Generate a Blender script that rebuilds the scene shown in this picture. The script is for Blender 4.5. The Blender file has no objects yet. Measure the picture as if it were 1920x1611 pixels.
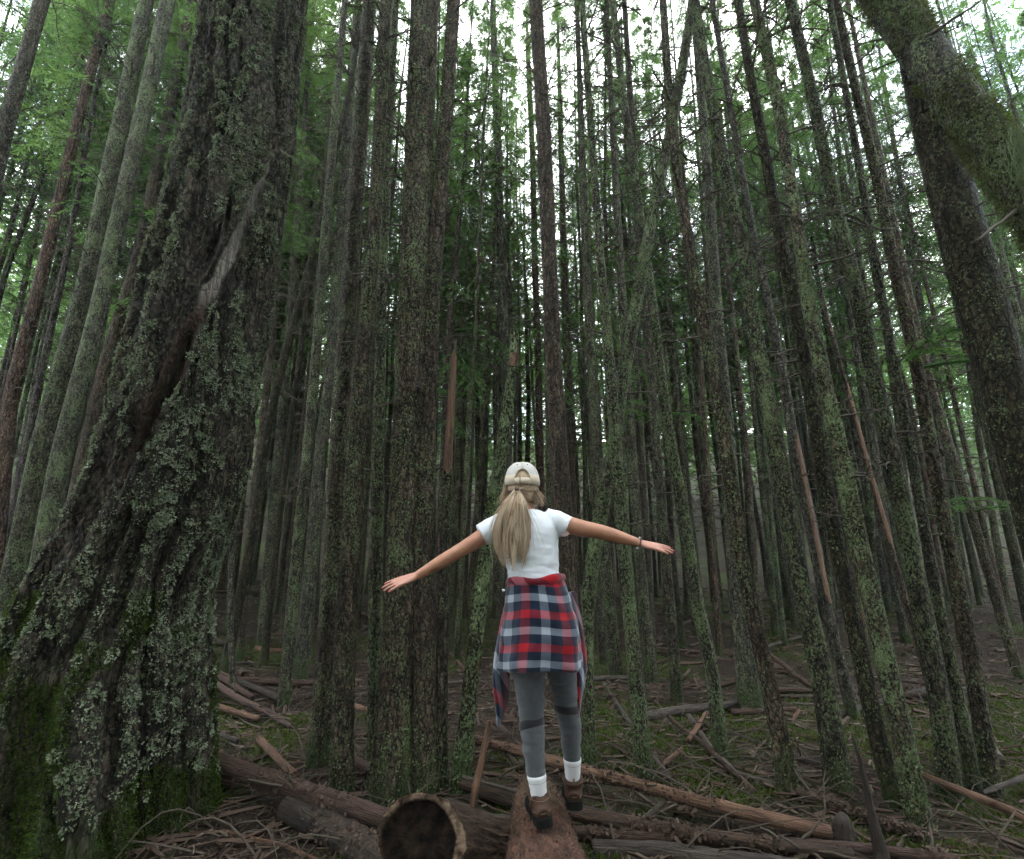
import bpy, math, random
import numpy as np
from mathutils import Vector

rng = np.random.default_rng(7)
random.seed(7)
R = math.radians
scene = bpy.context.scene

# ------------------------------------------------------------------ camera
PITCH = R(14.2)
FPX = 960.0                      # focal length in photograph pixels (18 mm on 36 mm)
CAMZ = 1.5
cam_data = bpy.data.cameras.new('camera')
cam_data.lens = 18.0
cam_data.sensor_width = 36.0
cam_data.clip_start = 0.05
cam_data.clip_end = 2000.0
cam = bpy.data.objects.new('camera', cam_data)
scene.collection.objects.link(cam)
cam.location = (0, 0, CAMZ)
cam.rotation_euler = (R(90) + PITCH, 0, 0)
scene.camera = cam

# ------------------------------------------------------------------ sky, sun, exposure
SUN_EL, SUN_AZ = R(52), R(20)     # azimuth measured from +Y towards +X
world = bpy.data.worlds.new('World')
scene.world = world
world.use_nodes = True
wn, wl = world.node_tree.nodes, world.node_tree.links
wn.clear()
w_out = wn.new('ShaderNodeOutputWorld')
w_bg = wn.new('ShaderNodeBackground')
w_bg.inputs['Strength'].default_value = 0.15
w_sky = wn.new('ShaderNodeTexSky')
w_sky.sky_type = 'NISHITA'
w_sky.sun_disc = False
w_sky.sun_elevation = SUN_EL
w_sky.sun_rotation = SUN_AZ
w_tc = wn.new('ShaderNodeTexCoord')
w_ns = wn.new('ShaderNodeTexNoise')
w_ns.inputs['Scale'].default_value = 3.2
w_ns.inputs['Detail'].default_value = 5.0
w_rp = wn.new('ShaderNodeMapRange')
w_rp.inputs['From Min'].default_value = 0.36
w_rp.inputs['From Max'].default_value = 0.52
w_mx = wn.new('ShaderNodeMixRGB')
w_mx.inputs['Color2'].default_value = (9.5, 9.75, 10.2, 1)     # bright cloud cover
wl.new(w_tc.outputs['Generated'], w_ns.inputs['Vector'])
wl.new(w_ns.outputs['Fac'], w_rp.inputs['Value'])
wl.new(w_rp.outputs['Result'], w_mx.inputs['Fac'])
wl.new(w_sky.outputs['Color'], w_mx.inputs['Color1'])
wl.new(w_mx.outputs['Color'], w_bg.inputs['Color'])
wl.new(w_bg.outputs['Background'], w_out.inputs['Surface'])

sun_data = bpy.data.lights.new('sun', 'SUN')
sun_data.energy = 1.5
sun_data.angle = R(14)
sun_data.color = (1.0, 0.96, 0.9)
sun = bpy.data.objects.new('sun', sun_data)
scene.collection.objects.link(sun)
_d = Vector((math.sin(SUN_AZ) * math.cos(SUN_EL), math.cos(SUN_AZ) * math.cos(SUN_EL), math.sin(SUN_EL)))
sun.rotation_euler = (-_d).to_track_quat('-Z', 'Y').to_euler()

vs = scene.view_settings
vs.view_transform = 'Standard'
vs.look = 'None'
vs.exposure = 2.7
vs.gamma = 1.0
vs.use_curve_mapping = False
scene.cycles.max_bounces = 4
scene.cycles.diffuse_bounces = 2
scene.cycles.glossy_bounces = 1
scene.cycles.transmission_bounces = 2
scene.cycles.use_adaptive_sampling = True
scene.cycles.adaptive_threshold = 0.03
scene.cycles.transparent_max_bounces = 4
scene.cycles.sample_clamp_indirect = 4.0

# ------------------------------------------------------------------ helpers
def smooth01(x):
    x = np.clip(x, 0, 1)
    return x * x * (3 - 2 * x)

def _hash(ix, iy, iz):
    n = (ix * 374761393 + iy * 668265263 + iz * 2147483647 + 1013904223) & 0xFFFFFFFF
    n = ((n ^ (n >> 13)) * 1274126177) & 0xFFFFFFFF
    n = (n ^ (n >> 16)) & 0xFFFFFFFF
    return n.astype(np.float64) / 4294967295.0

def vnoise(p):
    p = np.asarray(p, dtype=np.float64)
    i = np.floor(p).astype(np.int64)
    f = p - i
    f = f * f * (3 - 2 * f)
    out = 0
    for dx in (0, 1):
        wx = f[..., 0] if dx else 1 - f[..., 0]
        for dy in (0, 1):
            wy = f[..., 1] if dy else 1 - f[..., 1]
            for dz in (0, 1):
                wz = f[..., 2] if dz else 1 - f[..., 2]
                out = out + wx * wy * wz * _hash(i[..., 0] + dx, i[..., 1] + dy, i[..., 2] + dz)
    return out

def fbm(p, octaves=4):
    p = np.asarray(p, dtype=np.float64)
    s, a, t = 0, 1.0, 0
    for _ in range(octaves):
        s = s + a * vnoise(p)
        t += a
        a *= 0.5
        p = p * 2.03 + 17.3
    return s / t

CP, SP = math.cos(PITCH), math.sin(PITCH)

def ray(px, py):
    """direction (x, y, z) of the sight line through a photograph pixel"""
    u = (px - 960.0) / FPX
    v = -(py - 805.5) / FPX
    return np.array([u, CP - v * SP, SP + v * CP])

def at(px, py, Y):
    d = ray(px, py)
    return np.array([0, 0, CAMZ]) + d * (Y / d[1])

def depth(p):
    return p[1] * CP + (p[2] - CAMZ) * SP

def gz(x, y):
    """height of the forest floor"""
    x = np.asarray(x, dtype=np.float64)
    y = np.asarray(y, dtype=np.float64)
    z = 0.085 * np.maximum(0, y - 7.5) + 0.05 * np.maximum(0, y - 16) + 0.16 * np.maximum(0, y - 25)
    z = z + 0.15 * np.maximum(0, -x - 3.2) * smooth01((y - 3.0) / 6) + 0.05 * np.maximum(0, x - 6)
    q = np.stack([x * 0.55, y * 0.55, x * 0 + 3.1], -1)
    z = z + (fbm(q, 3) - 0.5) * 0.26
    q2 = np.stack([x * 2.6, y * 2.6, x * 0 + 8.7], -1)
    z = z + (fbm(q2, 2) - 0.5) * 0.07
    return z

def on_ground(px, py, lift=0.0):
    d = ray(px, py)
    t0 = 0.5
    for t in np.arange(0.8, 60, 0.02):
        p = np.array([0, 0, CAMZ]) + d * t
        if p[2] <= gz(p[0], p[1]) + lift:
            return p
    return np.array([0, 0, CAMZ]) + d * 30

def lk(o, parent=None):
    scene.collection.objects.link(o)
    if parent is not None:
        o.parent = parent
    return o

def tag(o, label=None, cat=None, group=None, kind=None):
    if label: o['label'] = label
    if cat: o['category'] = cat
    if group: o['group'] = group
    if kind: o['kind'] = kind
    return o

def empty(name, loc):
    o = bpy.data.objects.new(name, None)
    o.empty_display_size = 0.2
    o.location = [float(c) for c in loc]
    return lk(o)

def make_mesh(name, V, Q=None, T=None, mat=None, smooth=True, attrs=None, uv=None):
    V = np.asarray(V, dtype=np.float32).reshape(-1, 3)
    me = bpy.data.meshes.new(name)
    loops, starts, n = [], [], 0
    if Q is not None and len(Q):
        Q = np.asarray(Q, dtype=np.int32).reshape(-1, 4)
        loops.append(Q.ravel()); starts.append(np.arange(len(Q)) * 4); n = Q.size
    if T is not None and len(T):
        T = np.asarray(T, dtype=np.int32).reshape(-1, 3)
        loops.append(T.ravel()); starts.append(n + np.arange(len(T)) * 3)
    L = np.concatenate(loops).astype(np.int32)
    S = np.concatenate(starts).astype(np.int32)
    me.vertices.add(len(V)); me.vertices.foreach_set('co', V.ravel())
    me.loops.add(len(L)); me.loops.foreach_set('vertex_index', L)
    me.polygons.add(len(S)); me.polygons.foreach_set('loop_start', S)
    me.update(calc_edges=True)
    if attrs:
        for k, a in attrs.items():
            at_ = me.attributes.new(k, 'FLOAT', 'POINT')
            at_.data.foreach_set('value', np.asarray(a, dtype=np.float32))
    if uv is not None:
        ul = me.uv_layers.new(name='UVMap')
        ul.data.foreach_set('uv', np.asarray(uv, dtype=np.float32)[L].ravel())
    me.polygons.foreach_set('use_smooth', np.full(len(S), smooth))
    if mat is not None:
        me.materials.append(mat)
    me.validate()
    return me

def obj(name, me, parent=None):
    return lk(bpy.data.objects.new(name, me), parent)

class Bag:
    """collects pieces of ONE mesh"""
    def __init__(self):
        self.V, self.Q, self.T, self.A, self.n = [], [], [], [], 0
    def add(self, V, Q=None, T=None, a=None):
        V = np.asarray(V, dtype=np.float64).reshape(-1, 3)
        if Q is not None and len(Q): self.Q.append(np.asarray(Q) + self.n)
        if T is not None and len(T): self.T.append(np.asarray(T) + self.n)
        self.V.append(V)
        self.A.append(np.zeros(len(V)) if a is None else np.broadcast_to(a, (len(V),)))
        self.n += len(V)
    def mesh(self, name, mat, smooth=True, attr=None):
        return make_mesh(name, np.concatenate(self.V),
                         np.concatenate(self.Q) if self.Q else None,
                         np.concatenate(self.T) if self.T else None, mat, smooth,
                         {attr: np.concatenate(self.A)} if attr else None)

def norm(v):
    return v / np.maximum(np.linalg.norm(v, axis=-1, keepdims=True), 1e-9)

def frames(P):
    """tangent and two normals along a polyline, parallel transported"""
    P = np.asarray(P, dtype=np.float64)
    T = np.gradient(P, axis=0)
    T = norm(T)
    ref = np.array([0, -1.0, 0]) if abs(T[0][1]) < 0.9 else np.array([1.0, 0, 0])
    N = np.zeros_like(P)
    n = ref - T[0] * ref.dot(T[0])
    for i in range(len(P)):
        n = n - T[i] * n.dot(T[i])
        n = n / np.linalg.norm(n)
        N[i] = n
    B = np.cross(T, N)
    return T, N, B

def tube(P, rad, sides=12, caps=True, ref_ry=None):
    """round (or oval: ref_ry) tube along a polyline"""
    P = np.asarray(P, dtype=np.float64)
    rad = np.broadcast_to(np.asarray(rad, dtype=np.float64), (len(P),))
    ry = rad if ref_ry is None else np.broadcast_to(np.asarray(ref_ry, dtype=np.float64), (len(P),))
    T, N, B = frames(P)
    a = np.arange(sides) / sides * 2 * math.pi
    ca, sa = np.cos(a), np.sin(a)
    V = P[:, None, :] + N[:, None, :] * (ca[None, :, None] * ry[:, None, None]) + B[:, None, :] * (sa[None, :, None] * rad[:, None, None])
    S = len(P)
    Q = grid_quads(S, sides, True)
    V = V.reshape(-1, 3)
    Tt = None
    if caps:
        V = np.concatenate([V, P[:1], P[-1:]])
        i = np.arange(sides); j = (i + 1) % sides
        c0, c1 = S * sides, S * sides + 1
        Tt = np.concatenate([np.stack([np.full(sides, c0), j, i], -1),
                             np.stack([np.full(sides, c1), (S - 1) * sides + i, (S - 1) * sides + j], -1)])
    return V, Q, Tt

def grid_quads(S, sides, wrap):
    i = np.arange(S - 1)[:, None]
    m = sides if wrap else sides - 1
    j = np.arange(m)[None, :]
    k = (j + 1) % sides
    return np.stack([i * sides + j, i * sides + k, (i + 1) * sides + k, (i + 1) * sides + j], -1).reshape(-1, 4)

def tubes(P, rad, sides=3):
    """many thin tubes at once: P is (B, S, 3), rad (B, S)"""
    P = np.asarray(P, dtype=np.float64)
    Bn, S, _ = P.shape
    T = norm(np.gradient(P, axis=1))
    ref = np.where(np.abs(T[..., 2:3]) < 0.8, np.array([0, 0, 1.0]), np.array([1.0, 0, 0]))
    N = norm(np.cross(T, ref)); B = np.cross(T, N)
    a = np.arange(sides) / sides * 2 * math.pi
    V = P[:, :, None, :] + rad[:, :, None, None] * (N[:, :, None, :] * np.cos(a)[None, None, :, None] + B[:, :, None, :] * np.sin(a)[None, None, :, None])
    q = grid_quads(S, sides, True)
    Q = (q[None] + (np.arange(Bn) * S * sides)[:, None, None]).reshape(-1, 4)
    return V.reshape(-1, 3), Q

def diamonds(base, tip, side):
    """leaf shapes: base, widest left, tip, widest right"""
    mid = base * 0.55 + tip * 0.45
    V = np.stack([base, mid + side, tip, mid - side], 1).reshape(-1, 3)
    n = len(base)
    Q = np.arange(n * 4).reshape(-1, 4)
    return V, Q

# ------------------------------------------------------------------ materials
def new_mat(name):
    m = bpy.data.materials.new(name)
    m.use_nodes = True
    nt = m.node_tree
    nt.nodes.clear()
    out = nt.nodes.new('ShaderNodeOutputMaterial')
    bs = nt.nodes.new('ShaderNodeBsdfPrincipled')
    nt.links.new(bs.outputs[0], out.inputs['Surface'])
    return m, nt.nodes, nt.links, bs, out

def N_(ns, kind, **kw):
    n = ns.new(kind)
    for k, v in kw.items():
        if k in n.inputs.keys():
            n.inputs[k].default_value = v
        else:
            setattr(n, k, v)
    return n

def ramp(ns, stops):
    r = ns.new('ShaderNodeValToRGB')
    el = r.color_ramp.elements
    while len(el) < len(stops):
        el.new(0.5)
    for e, (p, c) in zip(el, stops):
        e.position = p
        e.color = (c[0], c[1], c[2], 1) if hasattr(c, '__len__') else (c, c, c, 1)
    return r

def mapping(ns, ls, coord, scale):
    mp = ns.new('ShaderNodeMapping')
    mp.inputs['Scale'].default_value = scale
    ls.new(coord, mp.inputs['Vector'])
    return mp.outputs[0]

def noise(ns, ls, vec, scale, detail=4, rough=0.55, w=None):
    n = ns.new('ShaderNodeTexNoise')
    if w is not None:
        n.noise_dimensions = '4D'
        ls.new(w, n.inputs['W'])
    n.inputs['Scale'].default_value = scale
    n.inputs['Detail'].default_value = detail
    n.inputs['Roughness'].default_value = rough
    ls.new(vec, n.inputs['Vector'])
    return n.outputs['Fac']

def mix(ns, ls, fac, a, b):
    m = ns.new('ShaderNodeMixRGB')
    for s, v in (('Fac', fac), ('Color1', a), ('Color2', b)):
        if hasattr(v, 'links') or hasattr(v, 'is_linked'):
            ls.new(v, m.inputs[s])
        elif s == 'Fac':
            m.inputs[s].default_value = v
        else:
            m.inputs[s].default_value = (v[0], v[1], v[2], 1)
    return m.outputs[0]

def math_(ns, ls, op, a, b=None, clamp=False):
    m = ns.new('ShaderNodeMath')
    m.operation = op
    m.use_clamp = clamp
    for i, v in enumerate((a, b)):
        if v is None: continue
        if hasattr(v, 'is_linked'): ls.new(v, m.inputs[i])
        else: m.inputs[i].default_value = v
    return m.outputs[0]

def mrange(ns, ls, v, a, b, c=0.0, d=1.0):
    m = ns.new('ShaderNodeMapRange')
    m.inputs['From Min'].default_value = a
    m.inputs['From Max'].default_value = b
    m.inputs['To Min'].default_value = c
    m.inputs['To Max'].default_value = d
    ls.new(v, m.inputs['Value'])
    return m.outputs[0]

def bump(ns, ls, h, strength, dist, bs):
    b = ns.new('ShaderNodeBump')
    b.inputs['Strength'].default_value = strength
    b.inputs['Distance'].default_value = dist
    ls.new(h, b.inputs['Height'])
    ls.new(b.outputs[0], bs.inputs['Normal'])
    return b

def bark_material(name, fs=1.0, lichen=(0.125, 0.165, 0.080), base_moss=True, scar=False):
    """furrowed bark: object colour tints the wood, object alpha sets how much lichen grows on it"""
    m, ns, ls, bs, out = new_mat(name)
    tc = ns.new('ShaderNodeTexCoord')
    oi = ns.new('ShaderNodeObjectInfo')
    w = math_(ns, ls, 'MULTIPLY', oi.outputs['Random'], 40.0)
    co = tc.outputs['Object']
    v1 = mapping(ns, ls, co, (1, 1, 0.2))
    fiss = noise(ns, ls, v1, 30 * fs, 5, 0.7, w)
    v2 = mapping(ns, ls, co, (1, 1, 0.7))
    flake = noise(ns, ls, v2, 60 * fs, 4, 0.75, w)
    h = math_(ns, ls, 'ADD', math_(ns, ls, 'MULTIPLY', fiss, 0.7), math_(ns, ls, 'MULTIPLY', flake, 0.75))
    rp = ramp(ns, [(0.42, (0.06, 0.06, 0.065)), (0.52, (0.5, 0.48, 0.46)), (0.64, (1.5, 1.42, 1.35))])
    ls.new(math_(ns, ls, 'ADD', math_(ns, ls, 'MULTIPLY', fiss, 0.5), math_(ns, ls, 'MULTIPLY', flake, 0.5)), rp.inputs[0])
    # bark plates parted by dark cracks
    vd = ns.new('ShaderNodeVectorMath'); vd.operation = 'MULTIPLY_ADD'
    nz = ns.new('ShaderNodeTexNoise'); nz.inputs['Scale'].default_value = 14.0; nz.inputs['Detail'].default_value = 3
    ls.new(co, nz.inputs['Vector']); ls.new(nz.outputs['Color'], vd.inputs[0]); vd.inputs[1].default_value = (0.05, 0.05, 0.08); ls.new(co, vd.inputs[2])
    vo = ns.new('ShaderNodeTexVoronoi'); vo.feature = 'DISTANCE_TO_EDGE'; vo.inputs['Scale'].default_value = 30 * fs
    ls.new(mapping(ns, ls, vd.outputs[0], (1, 1, 0.38)), vo.inputs['Vector'])
    crack = mrange(ns, ls, vo.outputs['Distance'], 0.0, 0.16)
    h = math_(ns, ls, 'ADD', h, math_(ns, ls, 'MULTIPLY', crack, 0.5))
    mulc = ns.new('ShaderNodeMixRGB'); mulc.blend_type = 'MULTIPLY'; mulc.inputs['Fac'].default_value = 1
    ls.new(rp.outputs[0], mulc.inputs['Color1']); ls.new(mrange(ns, ls, crack, 0.0, 1.0, 0.25, 1.15), mulc.inputs['Color2'])
    mul = ns.new('ShaderNodeMixRGB'); mul.blend_type = 'MULTIPLY'; mul.inputs['Fac'].default_value = 1
    ls.new(mulc.outputs[0], mul.inputs['Color1']); ls.new(oi.outputs['Color'], mul.inputs['Color2'])
    col = mul.outputs[0]
    big = noise(ns, ls, mapping(ns, ls, co, (1, 1, 0.45)), 3.2, 3, 0.6, w)
    tone = mrange(ns, ls, big, 0.3, 0.7, 0.65, 1.3)
    vm = ns.new('ShaderNodeMixRGB'); vm.blend_type = 'MULTIPLY'; vm.inputs['Fac'].default_value = 1
    ls.new(col, vm.inputs['Color1']); ls.new(tone, vm.inputs['Color2']); col = vm.outputs[0]
    # lichen: broad patches broken into small flecks
    patch = noise(ns, ls, mapping(ns, ls, co, (1, 1, 0.55)), 7.0, 4, 0.65, w)
    fleck = noise(ns, ls, mapping(ns, ls, co, (1, 1, 0.7)), 75 * fs, 3, 0.7, w)
    cover = math_(ns, ls, 'ADD', patch, math_(ns, ls, 'MULTIPLY', math_(ns, ls, 'SUBTRACT', fleck, 0.5), 1.7))
    thr = mrange(ns, ls, oi.outputs['Alpha'], 0.0, 1.0, 0.86, 0.36)
    lf = math_(ns, ls, 'MULTIPLY', math_(ns, ls, 'SUBTRACT', cover, thr), 7.0, True)
    lcol = mix(ns, ls, noise(ns, ls, co, 9, 3, 0.6, w), (lichen[0] * 0.42, lichen[1] * 0.5, lichen[2] * 0.3), (lichen[0] * 1.5, lichen[1] * 1.45, lichen[2] * 1.5))
    grit = noise(ns, ls, co, 150 * fs, 2, 0.7)
    gm = ns.new('ShaderNodeMixRGB'); gm.blend_type = 'MULTIPLY'; gm.inputs['Fac'].default_value = 1
    ls.new(lcol, gm.inputs['Color1']); ls.new(mrange(ns, ls, grit, 0.3, 0.7, 0.35, 1.5), gm.inputs['Color2'])
    col = mix(ns, ls, math_(ns, ls, 'MULTIPLY', lf, 0.85), col, gm.outputs[0])
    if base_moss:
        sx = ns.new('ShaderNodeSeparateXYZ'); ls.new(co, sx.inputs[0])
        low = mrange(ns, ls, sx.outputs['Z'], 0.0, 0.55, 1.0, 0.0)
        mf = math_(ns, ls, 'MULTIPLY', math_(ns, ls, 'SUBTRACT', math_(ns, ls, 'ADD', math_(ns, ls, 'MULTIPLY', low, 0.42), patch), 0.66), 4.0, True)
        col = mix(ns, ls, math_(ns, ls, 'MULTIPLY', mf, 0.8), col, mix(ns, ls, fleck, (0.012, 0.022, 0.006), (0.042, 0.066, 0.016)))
    if scar:
        at1 = ns.new('ShaderNodeAttribute'); at1.attribute_name = 'scar'
        at2 = ns.new('ShaderNodeAttribute'); at2.attribute_name = 'rot'
        grain = noise(ns, ls, mapping(ns, ls, co, (1, 1, 0.05)), 90, 4, 0.6)
        wood = mix(ns, ls, mrange(ns, ls, grain, 0.3, 0.7), (0.05, 0.043, 0.036), (0.20, 0.18, 0.155))
        rotc = mix(ns, ls, noise(ns, ls, mapping(ns, ls, co, (1, 1, 0.2)), 14, 4, 0.7), (0.004, 0.003, 0.003), (0.062, 0.036, 0.024))
        wood = mix(ns, ls, at2.outputs['Fac'], wood, rotc)
        col = mix(ns, ls, at1.outputs['Fac'], col, wood)
    ls.new(col, bs.inputs['Base Color'])
    bs.inputs['Roughness'].default_value = 0.92
    bs.inputs['Specular IOR Level'].default_value = 0.2
    bump(ns, ls, math_(ns, ls, 'ADD', h, math_(ns, ls, 'MULTIPLY', lf, 0.35)), 1.0, 0.02, bs)
    return m

M_bark = bark_material('mossy_bark')
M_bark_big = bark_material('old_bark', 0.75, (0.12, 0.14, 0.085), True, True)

def wood_material(name, dark, light, fs=1.0):
    """peeled or weathered wood / log bark"""
    m, ns, ls, bs, out = new_mat(name)
    tc = ns.new('ShaderNodeTexCoord')
    oi = ns.new('ShaderNodeObjectInfo')
    w = math_(ns, ls, 'MULTIPLY', oi.outputs['Random'], 30.0)
    uv = tc.outputs['UV']
    g = noise(ns, ls, mapping(ns, ls, uv, (1, 0.12, 1)), 60 * fs, 5, 0.65, w)
    p = noise(ns, ls, mapping(ns, ls, uv, (1, 0.35, 1)), 11, 4, 0.7, w)
    sp = noise(ns, ls, uv, 45, 3, 0.7, w)
    a = mix(ns, ls, mrange(ns, ls, g, 0.32, 0.68), dark, light)
    a = mix(ns, ls, mrange(ns, ls, p, 0.5, 0.68), a, (dark[0] * 0.5, dark[1] * 0.5, dark[2] * 0.55))
    a = mix(ns, ls, mrange(ns, ls, sp, 0.66, 0.74, 0, 0.6), a, (0.16, 0.17, 0.13))
    ls.new(a, bs.inputs['Base Color'])
    bs.inputs['Roughness'].default_value = 0.8
    bs.inputs['Specular IOR Level'].default_value = 0.3
    kn = noise(ns, ls, mapping(ns, ls, uv, (1, 0.5, 1)), 130, 3, 0.7, w)
    bump(ns, ls, math_(ns, ls, 'ADD', math_(ns, ls, 'ADD', g, p), math_(ns, ls, 'MULTIPLY', kn, 0.5)), 1.0, 0.03, bs)
    return m

M_log_red = wood_material('red_brown_log_bark', (0.026, 0.014, 0.010), (0.10, 0.056, 0.041))
M_log_orange = wood_material('peeled_orange_wood', (0.065, 0.034, 0.021), (0.20, 0.11, 0.066))
M_log_grey = wood_material('weathered_grey_wood', (0.028, 0.022, 0.018), (0.11, 0.088, 0.07))
M_log_dark = wood_material('damp_dark_wood', (0.013, 0.010, 0.008), (0.06, 0.042, 0.032))
M_log_brown = wood_material('brown_log_bark', (0.021, 0.013, 0.009), (0.085, 0.05, 0.032), 0.7)

def foliage_material(name, dark, light, trans=0.45):
    m, ns, ls, bs, out = new_mat(name)
    ns.remove(bs)
    at1 = ns.new('ShaderNodeAttribute'); at1.attribute_name = 'rnd'
    oi = ns.new('ShaderNodeObjectInfo')
    f = math_(ns, ls, 'ADD', math_(ns, ls, 'MULTIPLY', at1.outputs['Fac'], 0.75), math_(ns, ls, 'MULTIPLY', oi.outputs['Random'], 0.25))
    col = mix(ns, ls, f, dark, light)
    yel = mrange(ns, ls, oi.outputs['Random'], 0.8, 1.0, 0.0, 0.2)
    col = mix(ns, ls, yel, col, (light[0] * 1.5, light[1] * 1.05, light[2] * 0.6))
    d = ns.new('ShaderNodeBsdfDiffuse'); t = ns.new('ShaderNodeBsdfTranslucent')
    ls.new(col, d.inputs[0])
    tcol = mix(ns, ls, 0.35, col, (light[0] * 1.6, light[1] * 1.6, light[2] * 0.8))
    ls.new(tcol, t.inputs[0])
    mx = ns.new('ShaderNodeMixShader'); mx.inputs[0].default_value = trans
    ls.new(d.outputs[0], mx.inputs[1]); ls.new(t.outputs[0], mx.inputs[2])
    ls.new(mx.outputs[0], out.inputs['Surface'])
    return m

M_needles = foliage_material('conifer_needles', (0.030, 0.066, 0.026), (0.105, 0.19, 0.062), 0.5)
M_moss = foliage_material('moss', (0.012, 0.022, 0.005), (0.055, 0.085, 0.016), 0.2)
M_moss_olive = foliage_material('olive_moss', (0.022, 0.030, 0.011), (0.085, 0.105, 0.038), 0.2)
M_lichen = foliage_material('pale_lichen', (0.035, 0.046, 0.025), (0.26, 0.30, 0.21), 0.12)
M_lichen_green = foliage_material('green_lichen', (0.035, 0.048, 0.022), (0.14, 0.175, 0.09), 0.15)

def plain(name, col, rough=0.8, spec=0.3, var=0.0, scale=20, bmp=0.0, bscale=200, sheen=0.0):
    m, ns, ls, bs, out = new_mat(name)
    tc = ns.new('ShaderNodeTexCoord')
    if var:
        n = noise(ns, ls, tc.outputs['Object'], scale, 4, 0.6)
        lo = tuple(c * (1 - var) for c in col); hi = tuple(c * (1 + var) for c in col)
        ls.new(mix(ns, ls, n, lo, hi), bs.inputs['Base Color'])
    else:
        bs.inputs['Base Color'].default_value = (*col, 1)
    bs.inputs['Roughness'].default_value = rough
    bs.inputs['Specular IOR Level'].default_value = spec
    if sheen: bs.inputs['Sheen Weight'].default_value = sheen
    if bmp:
        bump(ns, ls, noise(ns, ls, tc.outputs['Object'], bscale, 3, 0.6), bmp, 0.004, bs)
    return m

M_twig = plain('dead_twig', (0.055, 0.045, 0.034), 0.9, 0.2, 0.4, 3)
M_litter_pale = plain('pale_litter', (0.095, 0.073, 0.055), 0.9, 0.2, 0.5, 5)
M_litter = plain('forest_litter', (0.05, 0.033, 0.024), 0.9, 0.2, 0.8, 4)

def ground_material():
    m, ns, ls, bs, out = new_mat('forest_floor')
    tc = ns.new('ShaderNodeTexCoord'); co = tc.outputs['Object']
    a = noise(ns, ls, co, 2.2, 5, 0.65)
    b = noise(ns, ls, co, 38, 5, 0.7)
    c = noise(ns, ls, co, 140, 3, 0.7)
    col = mix(ns, ls, mrange(ns, ls, b, 0.3, 0.7), (0.006, 0.004, 0.003), (0.042, 0.027, 0.019))
    col = mix(ns, ls, mrange(ns, ls, c, 0.58, 0.75, 0, 0.7), col, (0.075, 0.050, 0.036))
    col = mix(ns, ls, mrange(ns, ls, a, 0.35, 0.65, 0, 0.6), col, (0.014, 0.009, 0.007))
    mo = ns.new('ShaderNodeAttribute'); mo.attribute_name = 'moss'
    mf = math_(ns, ls, 'MULTIPLY', math_(ns, ls, 'SUBTRACT', math_(ns, ls, 'ADD', mo.outputs['Fac'], math_(ns, ls, 'MULTIPLY', b, 0.5)), 0.735), 6.0, True)
    col = mix(ns, ls, math_(ns, ls, 'MULTIPLY', mf, 0.85), col, mix(ns, ls, c, (0.012, 0.021, 0.005), (0.05, 0.072, 0.016)))
    ls.new(col, bs.inputs['Base Color'])
    bs.inputs['Roughness'].default_value = 0.95
    bs.inputs['Specular IOR Level'].default_value = 0.15
    bump(ns, ls, math_(ns, ls, 'ADD', b, math_(ns, ls, 'MULTIPLY', c, 0.5)), 1.0, 0.03, bs)
    return m
M_ground = ground_material()

# ------------------------------------------------------------------ the forest floor
def moss_cover(x, y):
    q = np.stack([x * 0.9 + 4, y * 0.75, x * 0 + 1.7], -1)
    return fbm(q, 4)

def build_ground():
    ny, nx = 420, 330
    s = np.linspace(-1, 1, nx)
    xs = np.sinh(s * 4.2) / np.sinh(4.2) * 100
    t = np.linspace(0, 1, ny)
    ys = np.concatenate([np.linspace(-60, 0.8, 40), 1.0 + np.linspace(0, 1, ny - 40) ** 2.6 * 94])
    X, Y = np.meshgrid(xs, ys)
    Z = gz(X, Y)
    V = np.stack([X, Y, Z], -1).reshape(-1, 3)
    me = make_mesh('forest_floor', V, grid_quads(ny, nx, False), None, M_ground, True,
                   {'moss': moss_cover(X, Y).ravel()})
    o = obj('ground', me)
    tag(o, 'dark brown forest floor of needles with mossy patches', 'forest floor', None, 'structure')
build_ground()

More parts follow.
